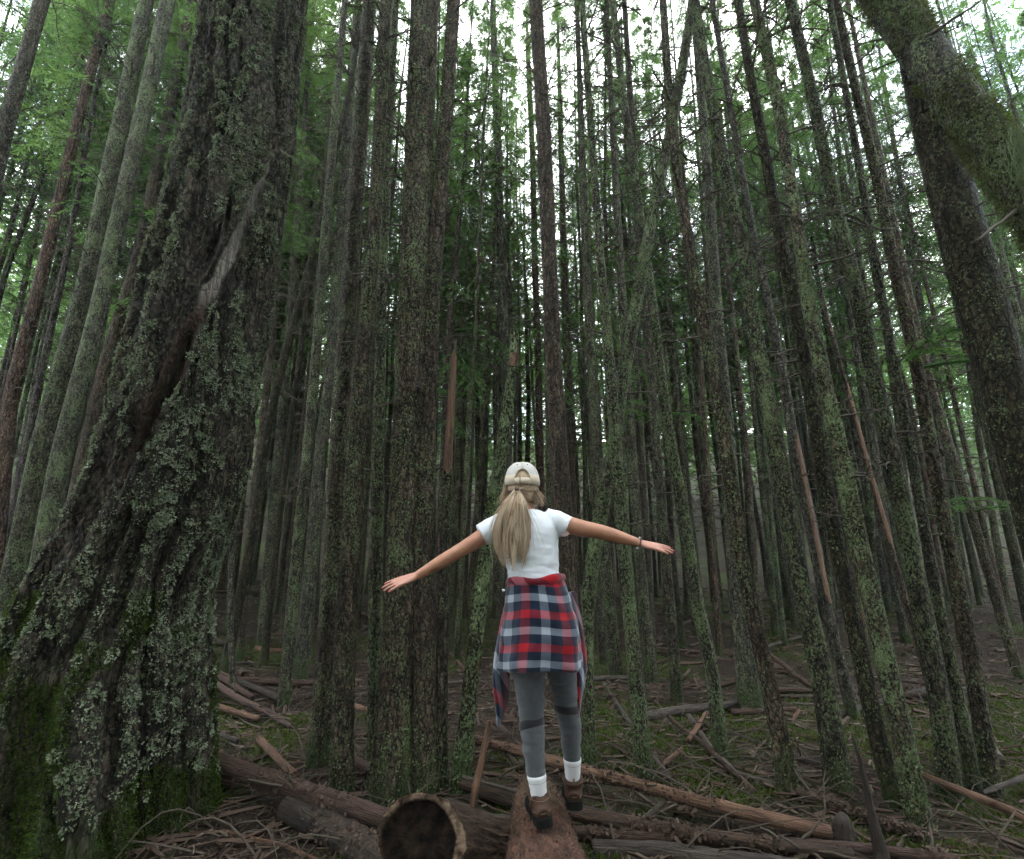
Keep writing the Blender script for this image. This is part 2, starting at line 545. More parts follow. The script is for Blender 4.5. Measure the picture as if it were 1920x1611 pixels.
# ------------------------------------------------------------------ trees
def crown_mesh(name, seed, L=7.5, rad=1.9, nb=62, ntw=13, ntf=9, tl=0.10, tw=0.017):
    """a conifer crown: whorled drooping boughs carrying flat sprays of needle tufts"""
    g = np.random.default_rng(seed)
    b = Bag()
    z = np.sort(g.random(nb)) ** 0.9 * L
    az = g.random(nb) * 2 * math.pi
    prof = np.clip(1.05 - (z / L) ** 1.25, 0.06, 1) * np.clip(0.45 + z / (0.22 * L), 0.45, 1)
    Lb = rad * prof * g.uniform(0.55, 1.15, nb)
    dirv = np.stack([np.cos(az), np.sin(az), np.zeros(nb)], -1)
    lat = np.stack([-np.sin(az), np.cos(az), np.zeros(nb)], -1)
    rise = g.uniform(-0.15, 0.35, nb) + 0.45 * (z / L)
    droop = g.uniform(0.2, 0.55, nb)
    bend = g.uniform(-0.2, 0.2, nb)
    def cur(t):   # t (nb, k) -> points
        return (np.stack([np.zeros(nb), np.zeros(nb), z], -1)[:, None, :]
                + dirv[:, None, :] * (Lb[:, None] * t)[..., None]
                + lat[:, None, :] * (bend[:, None] * Lb[:, None] * t * t)[..., None]
                + np.array([0, 0, 1.0]) * (Lb[:, None] * (rise[:, None] * t - droop[:, None] * t * t))[..., None])
    ts = np.linspace(0, 1, 6)
    P = cur(np.broadcast_to(ts, (nb, 6)))
    V, Q = tubes(P, (0.014 * (0.4 + Lb / rad))[:, None] * np.linspace(1, 0.25, 6)[None, :])
    stem = (V, Q)
    # twigs
    t2 = np.clip(np.linspace(0.16, 0.98, ntw)[None, :] + g.uniform(-0.03, 0.03, (nb, ntw)), 0.05, 1)
    base2 = cur(t2)
    tan = norm(cur(np.clip(t2 + 0.02, 0, 1.02)) - base2 + 1e-6)
    sgn = np.where((np.arange(ntw)[None, :] + g.integers(0, 2, (nb, 1))) % 2 == 0, 1.0, -1.0)
    ang = R(1) * g.uniform(35, 72, (nb, ntw)) * sgn
    d2 = norm(tan * np.cos(ang)[..., None] + lat[:, None, :] * np.sin(ang)[..., None]
              + np.array([0, 0, 1.0]) * g.uniform(-0.30, 0.12, (nb, ntw))[..., None])
    l2 = (Lb[:, None] * 0.42 * (1.15 - t2 * 0.75)) * g.uniform(0.6, 1.2, (nb, ntw)) + 0.07
    # tufts on twigs
    t3 = np.linspace(0.12, 1.0, ntf)[None, None, :]
    base3 = base2[:, :, None, :] + d2[:, :, None, :] * (l2[:, :, None] * t3)[..., None]
    base3 = base3 - np.array([0, 0, 1.0]) * (0.25 * l2[:, :, None] * t3 ** 2)[..., None]
    perp = norm(np.cross(d2, np.array([0, 0, 1.0])))
    up = np.cross(perp, d2)
    s3 = np.where((np.arange(ntf) % 2) == 0, 1.0, -1.0)[None, None, :]
    a3 = R(1) * g.uniform(20, 65, base3.shape[:3]) * s3
    d3 = (d2[:, :, None, :] * np.cos(a3)[..., None] + perp[:, :, None, :] * np.sin(a3)[..., None]
          + up[:, :, None, :] * g.uniform(-0.35, 0.25, base3.shape[:3])[..., None])
    ln = tl * g.uniform(0.6, 1.5, base3.shape[:3])
    tip = base3 + norm(d3) * ln[..., None]
    side = norm(np.cross(d3, up[:, :, None, :] + g.uniform(-0.6, 0.6, base3.shape))) * (tw * g.uniform(0.7, 1.4, base3.shape[:3]))[..., None]
    keep = (g.random(base3.shape[:3]) < 0.9).ravel()
    br = np.broadcast_to(g.random((nb, 1, 1)) * 0.6, base3.shape[:3]) + g.random(base3.shape[:3]) * 0.4
    V, Q = diamonds(base3.reshape(-1, 3)[keep], tip.reshape(-1, 3)[keep], side.reshape(-1, 3)[keep])
    b.add(V, Q, a=np.repeat(br.ravel()[keep], 4))
    b.add(stem[0], stem[1], a=0.05)
    # twig stems
    P2 = np.stack([base2, base2 + d2 * (l2 * 0.55)[..., None] - np.array([0, 0, 0.0]), base2 + d2 * l2[..., None] - np.array([0, 0, 0.25]) * l2[..., None]], 2).reshape(-1, 3, 3)
    V, Q = tubes(P2, np.broadcast_to(np.array([0.004, 0.003, 0.002]), (len(P2), 3)))
    b.add(V, Q, a=0.05)
    return b.mesh(name, M_needles, False, 'rnd')

CROWNS = [crown_mesh('crown_foliage', 100 + i, 7.5, [1.35, 1.55, 1.2, 1.7, 1.4][i], [64, 56, 68, 60, 54][i], 12, 15, 0.085, 0.0095) for i in range(5)]

BOUGHS = [crown_mesh('bough_needles', 130 + i, 0.35, 1.1, 4, 16, 26, 0.036, 0.0036) for i in range(2)]

def dead_branch_geo(P, rad, g, n, zlo, zhi, lmax=1.1):
    """bare side branches along a trunk polyline P (local), as one bag"""
    b = Bag()
    zz = P[:, 2]
    z = g.uniform(zlo, zhi, n)
    cx = np.interp(z, zz, P[:, 0]); cy = np.interp(z, zz, P[:, 1]); rr = np.interp(z, zz, rad)
    az = g.random(n) * 2 * math.pi
    f = np.clip((z - zlo) / max(zhi - zlo, 0.1), 0, 1)
    L = lmax * (0.18 + 0.82 * f ** 0.7) * g.uniform(0.25, 1.0, n)
    d = np.stack([np.cos(az), np.sin(az), g.uniform(-0.25, 0.45, n)], -1); d = norm(d)
    lat = np.stack([-np.sin(az), np.cos(az), np.zeros(n)], -1)
    S = 7
    t = np.linspace(0, 1, S)
    base = np.stack([cx, cy, z], -1) + d * (rr * 0.7)[:, None]
    kink = g.normal(0, 0.05, (n, S, 3)).cumsum(1) * t[None, :, None]
    sag = g.uniform(-0.1, 0.45, n)
    P1 = base[:, None, :] + d[:, None, :] * (L[:, None] * t)[..., None] + lat[:, None, :] * (g.uniform(-0.25, 0.25, n)[:, None] * L[:, None] * t ** 2)[..., None] \
        - np.array([0, 0, 1.0]) * (sag[:, None] * L[:, None] * t ** 2)[..., None] + kink * L[:, None, None]
    r0 = np.clip(0.007 + 0.008 * L, 0.006, 0.016)
    V, Q = tubes(P1, r0[:, None] * np.linspace(1, 0.3, S)[None, :], 4)
    b.add(V, Q)
    k = 5
    ti = g.integers(2, S - 1, (n, k))
    b2 = P1[np.arange(n)[:, None], ti]
    d2 = norm(d[:, None, :] * 0.7 + g.normal(0, 0.6, (n, k, 3)))
    l2 = L[:, None] * g.uniform(0.12, 0.4, (n, k))
    P2 = np.stack([b2, b2 + d2 * (l2 * 0.5)[..., None] + g.normal(0, 0.02, (n, k, 3)), b2 + d2 * l2[..., None] - np.array([0, 0, 0.15]) * l2[..., None]], 2).reshape(-1, 3, 3)
    V, Q = tubes(P2, np.broadcast_to(np.array([0.005, 0.0038, 0.0024]), (len(P2), 3)))
    b.add(V, Q)
    return b

def trunk_geo(P, rad, sides, g, rough=0.05, flare=0.0, lobes=5, fine=None):
    """trunk surface along polyline P with uneven outline, knots and root flare; returns V, Q, T"""
    V, Q, T = tube(P, rad, sides, True)
    n = len(P) * sides
    c = np.repeat(P, sides, 0)
    off = V[:n] - c
    rr = np.linalg.norm(off, axis=1, keepdims=True)
    u = off / np.maximum(rr, 1e-6)
    q = np.concatenate([u[:, :2] * 2.2, V[:n, 2:3] * 1.7], 1) + g.random() * 50
    k = 1 + (fbm(q, 3)[:, None] - 0.5) * 2 * rough
    if flare:
        h = np.clip(V[:n, 2:3], -0.3, 9)
        ang = np.arctan2(u[:, 1:2], u[:, 0:1])
        lob = 0.55 + 0.45 * np.cos(ang * lobes + g.random() * 6) + 0.3 * np.cos(ang * (lobes - 2) + g.random() * 6)
        k = k + flare * lob * np.exp(-np.maximum(h, 0) / 0.22)
    V[:n] = c + off * k
    return V, Q, T

def flakes_on(V, N, n, g, size, mask_scale, thresh, stretch=(1, 1, 0.6), out=0.6, zmin=-9, zmax=99):
    """small crinkled flakes standing off a surface, clumped by a noise mask"""
    idx = g.integers(0, len(V), n * 6)
    p = V[idx]; nn = N[idx]
    m = fbm(p * np.array(stretch) * mask_scale + 31.7, 4)
    ok = (m > thresh) & (p[:, 2] > zmin) & (p[:, 2] < zmax)
    p, nn = p[ok][:n], nn[ok][:n]
    k = len(p)
    t = norm(np.cross(nn, g.normal(0, 1, (k, 3))))
    s = size * g.uniform(0.45, 1.3, k)[:, None]
    d = norm(t + nn * g.uniform(0.1, out * 2, k)[:, None])
    base = p + g.normal(0, size * 0.5, (k, 3)) * (1 - np.abs(nn)) - nn * size * 0.1
    V4, Q4 = diamonds(base, base + d * s * 1.5, norm(np.cross(d, nn + g.normal(0, 0.5, (k, 3)))) * s * 0.55)
    return V4, Q4, np.repeat(g.random(k), 4)

def vnormals(me):
    n = np.empty(len(me.vertices) * 3, dtype=np.float32)
    me.vertex_normals.foreach_get('vector', n)
    return n.reshape(-1, 3).astype(np.float64)

BARK = {'green': (0.085, 0.075, 0.055), 'brown': (0.098, 0.073, 0.052), 'red': (0.125, 0.075, 0.055), 'dark': (0.045, 0.037, 0.020), 'grey': (0.105, 0.098, 0.078)}

def resample(P, Rr, step):
    seg = np.linalg.norm(np.diff(P, axis=0), axis=1)
    s = np.concatenate([[0], seg.cumsum()])
    n = max(4, int(s[-1] / step))
    q = np.linspace(0, s[-1], n)
    Pn = np.stack([np.interp(q, s, P[:, i]) for i in range(3)], -1)
    # soften the corners
    for _ in range(6):
        Pn[1:-1] = Pn[1:-1] * 0.5 + (Pn[:-2] + Pn[2:]) * 0.25
    return Pn, np.interp(q, s, Rr)

tree_count = 0
def photo_tree(label, pts, w, Y=None, bark='green', moss=0.55, H=None, name='conifer_tree', flare=0.22, snag=False,
               strip=None, flakes=0, sides=14, group='tall conifers of the stand', ndead=None, boughs=()):
    """a tree measured from the photograph: trunk line given in photo pixels from the foot up, at its own distance"""
    global tree_count
    tree_count += 1
    g = np.random.default_rng(500 + tree_count)
    if Y is None:
        Y = on_ground(*pts[0])[1]
    P = np.array([at(px, py, Y) for px, py in pts])
    wp = np.interp(np.arange(len(pts)), np.linspace(0, len(pts) - 1, len(w)), w)
    Rr = np.array([0.48 * ww * depth(p) / FPX * p[1] / math.hypot(p[0], p[1]) for ww, p in zip(wp, P)])
    # down to the ground
    d0 = P[0] - P[1]; d0 = d0 / np.linalg.norm(d0)
    if d0[2] > -0.6: d0 = np.array([d0[0] * 0.3, 0, -1.0]); d0 /= np.linalg.norm(d0)
    p = P[0].copy()
    while p[2] > gz(p[0], p[1]) - 0.12:
        p = p + d0 * 0.05
    P = np.concatenate([[p], P]); Rr = np.concatenate([[Rr[0] * 1.03], Rr])
    base = p + np.array([0, 0, 0.12])
    if H is None: H = g.uniform(15.5, 19.0)
    if not snag:
        d1 = P[-1] - P[-2]; d1 = d1 / np.linalg.norm(d1)
        d1 = d1 * 0.6 + np.array([0, 0, 0.4]); d1 /= np.linalg.norm(d1)
        top = P[-1] + d1 * max(1.5, (H - P[-1][2]) / d1[2])
        P = np.concatenate([P, [P[-1] * 0.5 + top * 0.5, top]]); Rr = np.concatenate([Rr, [Rr[-1] * 0.62, 0.015]])
    t = empty(name, base)
    L = P - base
    Ln, Rn = resample(L, Rr, 0.10 if Y < 6 else 0.16)
    V, Q, T = trunk_geo(Ln, Rn, sides, g, 0.06, flare)
    if snag:   # splintered top
        n = sides
        ring = np.arange((len(Ln) - 1) * n, len(Ln) * n)
        V[ring, 2] += g.uniform(-0.02, 0.16, n) * (1 if snag is True else snag)
        V[-1, 2] -= 0.12
    me = make_mesh('trunk', V, Q, T, M_bark, True)
    tr = obj('trunk', me, t)
    tr.color = (*BARK[bark], moss)
    zc = H * 0.62
    if not snag:
        if ndead is None: ndead = int(55 * min(1.0, 6.0 / Y) + 25)
        b = dead_branch_geo(Ln, Rn, g, ndead, 1.7, zc + 2.5, 1.0)
        o = obj('dead_branches', b.mesh('dead_branches', M_twig, False), t); o['kind'] = 'stuff'
        c = obj('crown', CROWNS[tree_count % 5], t)
        top = Ln[-1]
        i = np.argmin(np.abs(Ln[:, 2] - zc))
        ax = top - Ln[i]
        c.location = [float(x) for x in Ln[i]]
        q = Vector((float(ax[0]), float(ax[1]), float(ax[2]))).to_track_quat('Z', 'Y')
        c.rotation_mode = 'QUATERNION'
        from mathutils import Quaternion
        c.rotation_quaternion = q @ Quaternion((0, 0, 1), g.uniform(0, 6.28))
        sc_ = float(np.linalg.norm(ax)) / 7.5
        c.scale = (0.55, 0.55, sc_)
    for k_, py_ in enumerate(boughs):   # low living boughs
        ys_ = [q_[1] for q_ in pts][::-1]
        i_ = [np.interp(py_, ys_, P[1:1 + len(pts)][::-1, c_]) - base[c_] for c_ in range(3)]
        o = obj('bough', BOUGHS[k_ % 2], t); o.location = [float(v_) for v_ in i_]
        o.rotation_euler = (0, 0, g.uniform(0, 6.28))
    if strip:   # bare wood where the bark has come off: (py_top, py_bottom, half angle, towards)
        y0, y1, width, toward = strip
        zA = np.interp(y0, [q_[1] for q_ in pts][::-1], [p_[2] for p_ in P[1:1 + len(pts)]][::-1]) - base[2]
        zB = np.interp(y1, [q_[1] for q_ in pts][::-1], [p_[2] for p_ in P[1:1 + len(pts)]][::-1]) - base[2]
        zs = np.linspace(zB, zA, 40)
        cx = np.interp(zs, Ln[:, 2], Ln[:, 0]); cy = np.interp(zs, Ln[:, 2], Ln[:, 1]); rr = np.interp(zs, Ln[:, 2], Rn) * 1.09 + 0.002
        na = 11
        env = np.clip(np.minimum((zs - zB), (zA - zs)) / (0.06 * (zA - zB)) + g.uniform(-0.25, 0.25, 40), 0.3, 1)
        a = toward + np.linspace(-1, 1, na)[None, :] * (width * env)[:, None]
        V = np.stack([cx[:, None] + np.cos(a) * rr[:, None], cy[:, None] + np.sin(a) * rr[:, None], zs[:, None] + g.uniform(-0.01, 0.01, (40, na))], -1)
        e = np.abs(np.linspace(-1, 1, na)) > 0.95
        V[:, e] = np.stack([cx, cy, zs], -1)[:, None, :] * 0.3 + V[:, e] * 0.7
        uv = np.stack([np.broadcast_to(np.linspace(0, 0.2, na), (40, na)), np.broadcast_to(zs[:, None], (40, na))], -1).reshape(-1, 2)
        o = obj('bare_wood', make_mesh('bare_wood', V, grid_quads(40, na, False), None, M_log_orange, True, None, uv), t)
        o['label'] = 'orange bare wood where the bark has peeled off'
    if flakes:
        Nn = vnormals(me)
        Vw = np.array([v.co[:] for v in me.vertices])
        # denser surface sample: random points on faces
        fq = g.integers(0, len(Q), flakes * 8)
        wts = g.dirichlet((1, 1, 1, 1), len(fq))
        pv = (Vw[Q[fq]] * wts[..., None]).sum(1); pn = norm((Nn[Q[fq]] * wts[..., None]).sum(1))
        ok = pv[:, 2] < 7
        V4, Q4, a4 = flakes_on(pv[ok], pn[ok], int(flakes * 0.7), g, 0.010, 3.0, 0.53)
        o = obj('lichen', make_mesh('lichen', V4, Q4, None, M_lichen_green, False, {'rnd': a4}), t)
        o['kind'] = 'stuff'
    tag(t, label, 'tree', group)
    return t

# ---- the great lichen-covered trunk on the left
def build_big_tree():
    g = np.random.default_rng(11)
    Y = 3.4
    prof = [(160, 1640, 214), (168, 1500, 204), (184, 1300, 188), (206, 1150, 166), (238, 1050, 146), (301, 900, 138), (337, 750, 131), (384, 500, 115), (435, 250, 101), (468, 0, 93)]
    P = np.array([at(a, b, Y) for a, b, c in prof])
    Rr = np.array([c * depth(p) / FPX * 0.86 for (a, b, c), p in zip(prof, P)])
    P[:, 0] += 0.07          # the round trunk's outline sits outward of its axis when seen aslant
    gr = float(gz(P[0][0], P[0][1] - 0.4))
    P[0][2] = gr - 0.25
    top = P[-1] + np.array([0.15, 0.0, 15.0])
    P = np.concatenate([P, [P[-1] + np.array([0.05, 0, 6.0]), top]]); Rr = np.concatenate([Rr, [0.3, 0.03]])
    base = np.array([P[0][0], P[0][1], gr])
    t = empty('old_conifer_tree', base)
    L = P - base
    # dense where the photograph sees it
    seg = np.linalg.norm(np.diff(L, axis=0), axis=1); s = np.concatenate([[0], seg.cumsum()])
    q = np.concatenate([np.linspace(0, 7.0, 620), np.linspace(7.05, s[-1], 60)])
    Ln = np.stack([np.interp(q, s, L[:, i]) for i in range(3)], -1); Rn = np.interp(q, s, Rr)
    for _ in range(60):
        Ln[1:-1] = Ln[1:-1] * 0.5 + (Ln[:-2] + Ln[2:]) * 0.25
        Rn[1:-1] = Rn[1:-1] * 0.5 + (Rn[:-2] + Rn[2:]) * 0.25
    sides = 300
    V, Q, T = tube(Ln, Rn, sides, True)
    n = len(Ln) * sides
    c = np.repeat(Ln, sides, 0); off = V[:n] - c; r = np.linalg.norm(off, axis=1); u = off / r[:, None]
    z = V[:n, 2]
    ang = np.arctan2(u[:, 0], -u[:, 1]) - 0.58   # 0 faces the camera, + to the right
    ang = (ang + math.pi) % (2 * math.pi) - math.pi
    # root buttresses
    hb = np.exp(-np.maximum(z, 0) / 0.42)
    lob = 0.16 * np.cos(ang * 5 + 0.9) + 0.12 * np.cos(ang * 3 + 0.2) + 0.08 * np.cos(ang * 9 + z * 2)
    bulge = 0.04 * np.exp(-((ang + 1.25) / 0.5) ** 2) * np.exp(-((z - 0.9) / 0.8) ** 2)
    # furrowed bark: long broken ridges
    wob = (fbm(np.stack([z * 1.6, ang * 2, z * 0], -1), 3) - 0.5)
    uu = ang * 0.55 + wob * 0.16 + z * 0.035
    rid = fbm(np.stack([uu * 13, z * 1.5, z * 0 + 2], -1), 3)
    rid2 = fbm(np.stack([uu * 38, z * 6.0, z * 0 + 9], -1), 3)
    plates = smooth01((rid - 0.36) / 0.22)
    d = 0.075 * (plates - 0.65) + 0.035 * (rid2 - 0.5)
    crumb = fbm(np.stack([u[:, 0] * 30, u[:, 1] * 30, z * 26], -1), 3)
    d = d + 0.024 * (crumb - 0.5)
    # the long torn scar: from upper right down to the lower left
    sy = np.array([(535, 170), (505, 240), (470, 330), (435, 420), (400, 500), (368, 560), (330, 640), (300, 720), (262, 800), (232, 880), (215, 940)], dtype=float)
    zs = np.array([at(a, b, Y - 0.3)[2] - base[2] for a, b in sy])
    cc = np.interp(sy[:, 1], [b for a, b, c_ in prof][::-1], [a for a, b, c_ in prof][::-1])
    hh = np.interp(sy[:, 1], [b for a, b, c_ in prof][::-1], [c_ for a, b, c_ in prof][::-1])
    sa = np.arcsin(np.clip((sy[:, 0] - cc) / hh, -0.97, 0.97))
    sang = np.interp(z, zs[::-1], sa[::-1])
    swid = np.interp(z, zs[::-1], np.array([0.03, 0.075, 0.10, 0.11, 0.12, 0.14, 0.17, 0.19, 0.17, 0.12, 0.04])[::-1])
    inz = smooth01((z - zs[-1] + 0.05) / 0.2) * smooth01((zs[0] + 0.1 - z) / 0.25)
    edge = (fbm(np.stack([z * 9, ang * 3, z * 0 + 4], -1), 3) - 0.5) * 0.16
    scar = smooth01((swid + edge - np.abs(ang - sang)) / 0.05) * inz
    zsplit = zs[5]
    rotn = fbm(np.stack([ang * 5, z * 2.2, z * 0 + 6], -1), 3)
    rot = smooth01((zsplit + 0.15 - z) / 0.25 + (rotn - 0.5) * 1.6)
    core = smooth01((swid * 0.75 - np.abs(ang - sang - 0.02)) / 0.1) * inz
    hollow = core * smooth01((zsplit - 0.1 - z) / 0.35)
    d = d * (1 - scar) + scar * (-0.035 + 0.012 * (fbm(np.stack([ang * 60, z * 3, z * 0], -1), 2) - 0.5)) - 0.15 * hollow * (0.6 + 0.8 * rotn)
    lip = smooth01(1 - np.abs(np.abs(ang - sang) - swid - 0.05) / 0.06) * inz
    d = d + 0.035 * lip * (0.4 + 1.2 * rotn)
    fade = smooth01((13 - z) / 3)
    V[:n] = c + u * (r * (1 + hb * lob + bulge) + d * fade)[:, None]
    at_scar = np.concatenate([scar, [0, 0]]); at_rot = np.concatenate([rot, [0, 0]])
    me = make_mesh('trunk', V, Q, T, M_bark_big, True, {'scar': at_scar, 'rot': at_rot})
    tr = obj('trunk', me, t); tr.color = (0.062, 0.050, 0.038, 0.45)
    Nn = vnormals(me)[:n]
    Vv = V[:n]
    see = (np.abs(ang) < 1.9) & (z < 7.2) & (scar < 0.25)
    # frilly pale lichen in clumps
    hi = see & (z > 0.22) & (d > -0.01)
    pool, pn = Vv[hi], Nn[hi]
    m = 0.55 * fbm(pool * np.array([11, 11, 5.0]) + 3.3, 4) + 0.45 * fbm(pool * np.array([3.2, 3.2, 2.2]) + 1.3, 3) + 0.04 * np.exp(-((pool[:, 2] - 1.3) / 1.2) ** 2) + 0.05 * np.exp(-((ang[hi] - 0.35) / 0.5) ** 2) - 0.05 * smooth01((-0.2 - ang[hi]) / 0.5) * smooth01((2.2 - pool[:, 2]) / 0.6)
    cl = pool[m > 0.525]; cn = pn[m > 0.525]
    bg = Bag()
    k = 2800
    ci = g.integers(0, len(cl), k)
    per = 24
    cen, cno = np.repeat(cl[ci], per, 0), np.repeat(cn[ci], per, 0)
    csz = np.repeat(g.uniform(0.45, 1.2, k), per)
    kk = len(cen)
    tt = norm(g.normal(0, 1, (kk, 3))); tt = norm(tt - cno * (tt * cno).sum(1)[:, None])
    rr_ = g.random(kk) ** 0.6 * 0.024 * csz
    b0 = cen + tt * rr_[:, None] + cno * (0.002 + 0.012 * (1 - rr_ / (0.024 * csz)) * g.random(kk))[:, None]
    dd = norm(tt * 0.9 + cno * g.uniform(0.0, 1.3, kk)[:, None] + np.array([0, 0, -0.15]))
    ln = g.uniform(0.007, 0.018, kk) * csz
    V4, Q4 = diamonds(b0, b0 + dd * ln[:, None], norm(np.cross(dd, cno + g.normal(0, 0.6, (kk, 3)))) * (ln * 0.42)[:, None])
    tone = np.clip(np.repeat(g.random(k) ** 1.3 * 0.6, per) + g.random(kk) * 0.45, 0, 1)
    bg.add(V4, Q4, a=np.repeat(tone, 4))
    # a thin scatter of single small flakes over the rest of the bark
    pool, pn = Vv[hi], Nn[hi]
    V4, Q4, a4 = flakes_on(pool, pn, 18000, g, 0.0085, 4.0, 0.46)
    bg.add(V4, Q4, a=a4 * 0.6)
    o = obj('lichen', bg.mesh('lichen', M_lichen, False, 'rnd'), t); o['kind'] = 'stuff'
    # moss around the foot, its dark low spread also painting in shade
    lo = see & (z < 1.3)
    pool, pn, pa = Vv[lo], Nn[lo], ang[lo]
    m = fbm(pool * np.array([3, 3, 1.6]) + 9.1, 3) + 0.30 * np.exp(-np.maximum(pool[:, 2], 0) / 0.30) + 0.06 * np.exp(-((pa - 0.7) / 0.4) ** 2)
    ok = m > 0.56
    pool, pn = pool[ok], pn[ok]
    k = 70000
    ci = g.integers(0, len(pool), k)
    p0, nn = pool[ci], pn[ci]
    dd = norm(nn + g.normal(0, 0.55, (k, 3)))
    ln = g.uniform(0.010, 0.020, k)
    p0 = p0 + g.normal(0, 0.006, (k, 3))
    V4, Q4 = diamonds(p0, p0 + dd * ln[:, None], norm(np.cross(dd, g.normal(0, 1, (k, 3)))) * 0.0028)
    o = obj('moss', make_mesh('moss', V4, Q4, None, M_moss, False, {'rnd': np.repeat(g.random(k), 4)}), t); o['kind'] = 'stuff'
    cr = obj('crown', CROWNS[1], t); cr.location = (0.1, 0, 12.0); cr.scale = (1.5, 1.5, 1.25)
    tag(t, 'massive lichen-covered conifer trunk with flared mossy foot and long torn scar', 'tree', None)
build_big_tree()

T_ = photo_tree
# ---- left of the frame
T_('thick dim trunk in the upper corner beyond the lichen-covered giant, partly cut off', [(-70, 620), (5, 260), (74, 17)], [44, 40, 36], 5.5, 'green', 0.4)
T_('smooth reddish-brown trunk without moss, second from the edge beside the giant', [(7, 875), (20, 740), (74, 536), (140, 250), (204, 7)], [36, 34, 30, 24, 21], 7.5, 'red', 0.08)
T_('thin dark leaning stem low between the corner trunk and the reddish-brown trunk', [(-20, 640), (7, 520), (60, 380), (110, 245), (150, 120)], [15, 10], 9.0, 'dark', 0.1)
T_('lichen-speckled trunk between the reddish-brown trunk and its paler twin', [(33, 1043), (84, 808), (134, 640), (161, 536), (215, 280), (268, 33)], [50, 46, 40, 34], 6.2, 'green', 0.75, flakes=3000)
T_('pale mossy trunk, the thick one standing closest behind the scarred giant', [(77, 1060), (117, 842), (181, 607), (195, 536), (255, 270), (308, 33)], [48, 44, 38, 34], 6.0, 'grey', 0.75, flakes=3000)
T_('slim brown trunk touching the outline of the scarred giant near the top', [(165, 830), (200, 674), (255, 503), (310, 250), (358, 17)], [32, 29, 24], 8.0, 'brown', 0.3)
# ---- between the giant and the walker
T_('purplish dark leaning trunk just beside the giant, without branches', [(452, 1110), (479, 976), (500, 808), (536, 657), (570, 540), (600, 430)], [21, 18, 17, 14], 7.0, 'dark', 0.25)
T_('second purplish dark stem, thinner, beside the leaning dark trunk', [(508, 1120), (523, 976), (545, 800), (566, 640), (590, 470)], [15, 13, 11], 7.6, 'dark', 0.12)
T_('slender green trunk with its foot on the needle slope behind crossed poles', [(533, 1322), (548, 1138), (566, 942), (577, 842), (590, 700), (605, 500), (625, 250)], [27, 23, 21, 17], None, 'green', 0.7, flakes=1200)
T_('pale grey-green trunk with dark mossy foot, behind the slender green trunk', [(563, 1272), (577, 1138), (590, 975), (600, 850), (618, 700), (640, 400)], [34, 28, 24, 20], None, 'grey', 0.6)
T_('thin pale sapling stem right next to the foot of the giant', [(439, 1299), (430, 1171), (436, 1000), (455, 800), (480, 560)], [13, 12, 8], None, 'grey', 0.5, H=9)
T_('thin brown trunk between the giant and the pale sapling on the slope', [(449, 1239), (458, 1100), (480, 900), (510, 650), (530, 300)], [20, 16, 12], None, 'brown', 0.4)
T_('mossy trunk on the slope behind the purplish dark stems', [(493, 1215), (500, 1100), (520, 880), (545, 600), (560, 350)], [25, 21, 15], None, 'green', 0.6)
T_('rough brown-green trunk, farther of the touching pair near the big central trunk', [(603, 1430), (608, 1300), (628, 1000), (641, 750), (665, 400), (694, 0)], [48, 44, 38, 34, 28], None, 'brown', 0.6, flakes=4000, sides=20, flare=0.3)
T_('rough lichen-flecked trunk, nearer of the touching pair, with green mossy foot', [(640, 1494), (646, 1200), (660, 1000), (673, 750), (702, 436), (724, 0)], [46, 42, 40, 36, 26, 25], None, 'brown', 0.62, flakes=4500, sides=20, flare=0.2)
T_('straight trunk squeezed between the touching pair and the big central trunk', [(703, 1440), (704, 1100), (708, 900), (714, 600), (726, 300)], [32, 28, 22, 18], None, 'green', 0.8, flakes=2500)
T_('thickest trunk in the middle, deeply furrowed, left side of a fused pair', [(733, 1494), (742, 1300), (752, 1050), (765, 800), (776, 540), (797, 0)], [86, 66, 61, 60, 57, 56], None, 'brown', 0.6, flakes=9000, sides=40, flare=0.32)
T_('brown furrowed trunk fused to the thickest middle trunk, with a mossy green foot', [(797, 1490), (796, 1300), (790, 1050), (800, 800), (810, 540), (838, 200), (851, 0)], [62, 48, 44, 38, 32, 27, 25], None, 'brown', 0.5, flakes=6000, sides=28, flare=0.22)
T_('broken-topped snag with peeled orange wood beside the thickest trunks', [(822, 1486), (828, 1300), (834, 1050), (838, 900), (845, 780), (852, 655)], [34, 25, 22, 18, 15, 11], None, 'green', 0.5, name='broken_snag', snag=True, strip=(657, 890, 1.35, -1.5), flakes=2500)
T_('leaning lichen-crusted snag broken off at head height above the walker', [(862, 1490), (880, 1300), (905, 1080), (930, 920), (950, 780), (965, 660)], [38, 32, 30, 27, 24, 17], None, 'dark', 0.85, name='broken_snag', snag=1.6, strip=(664, 690, 1.2, -1.4), flakes=4500, sides=18)
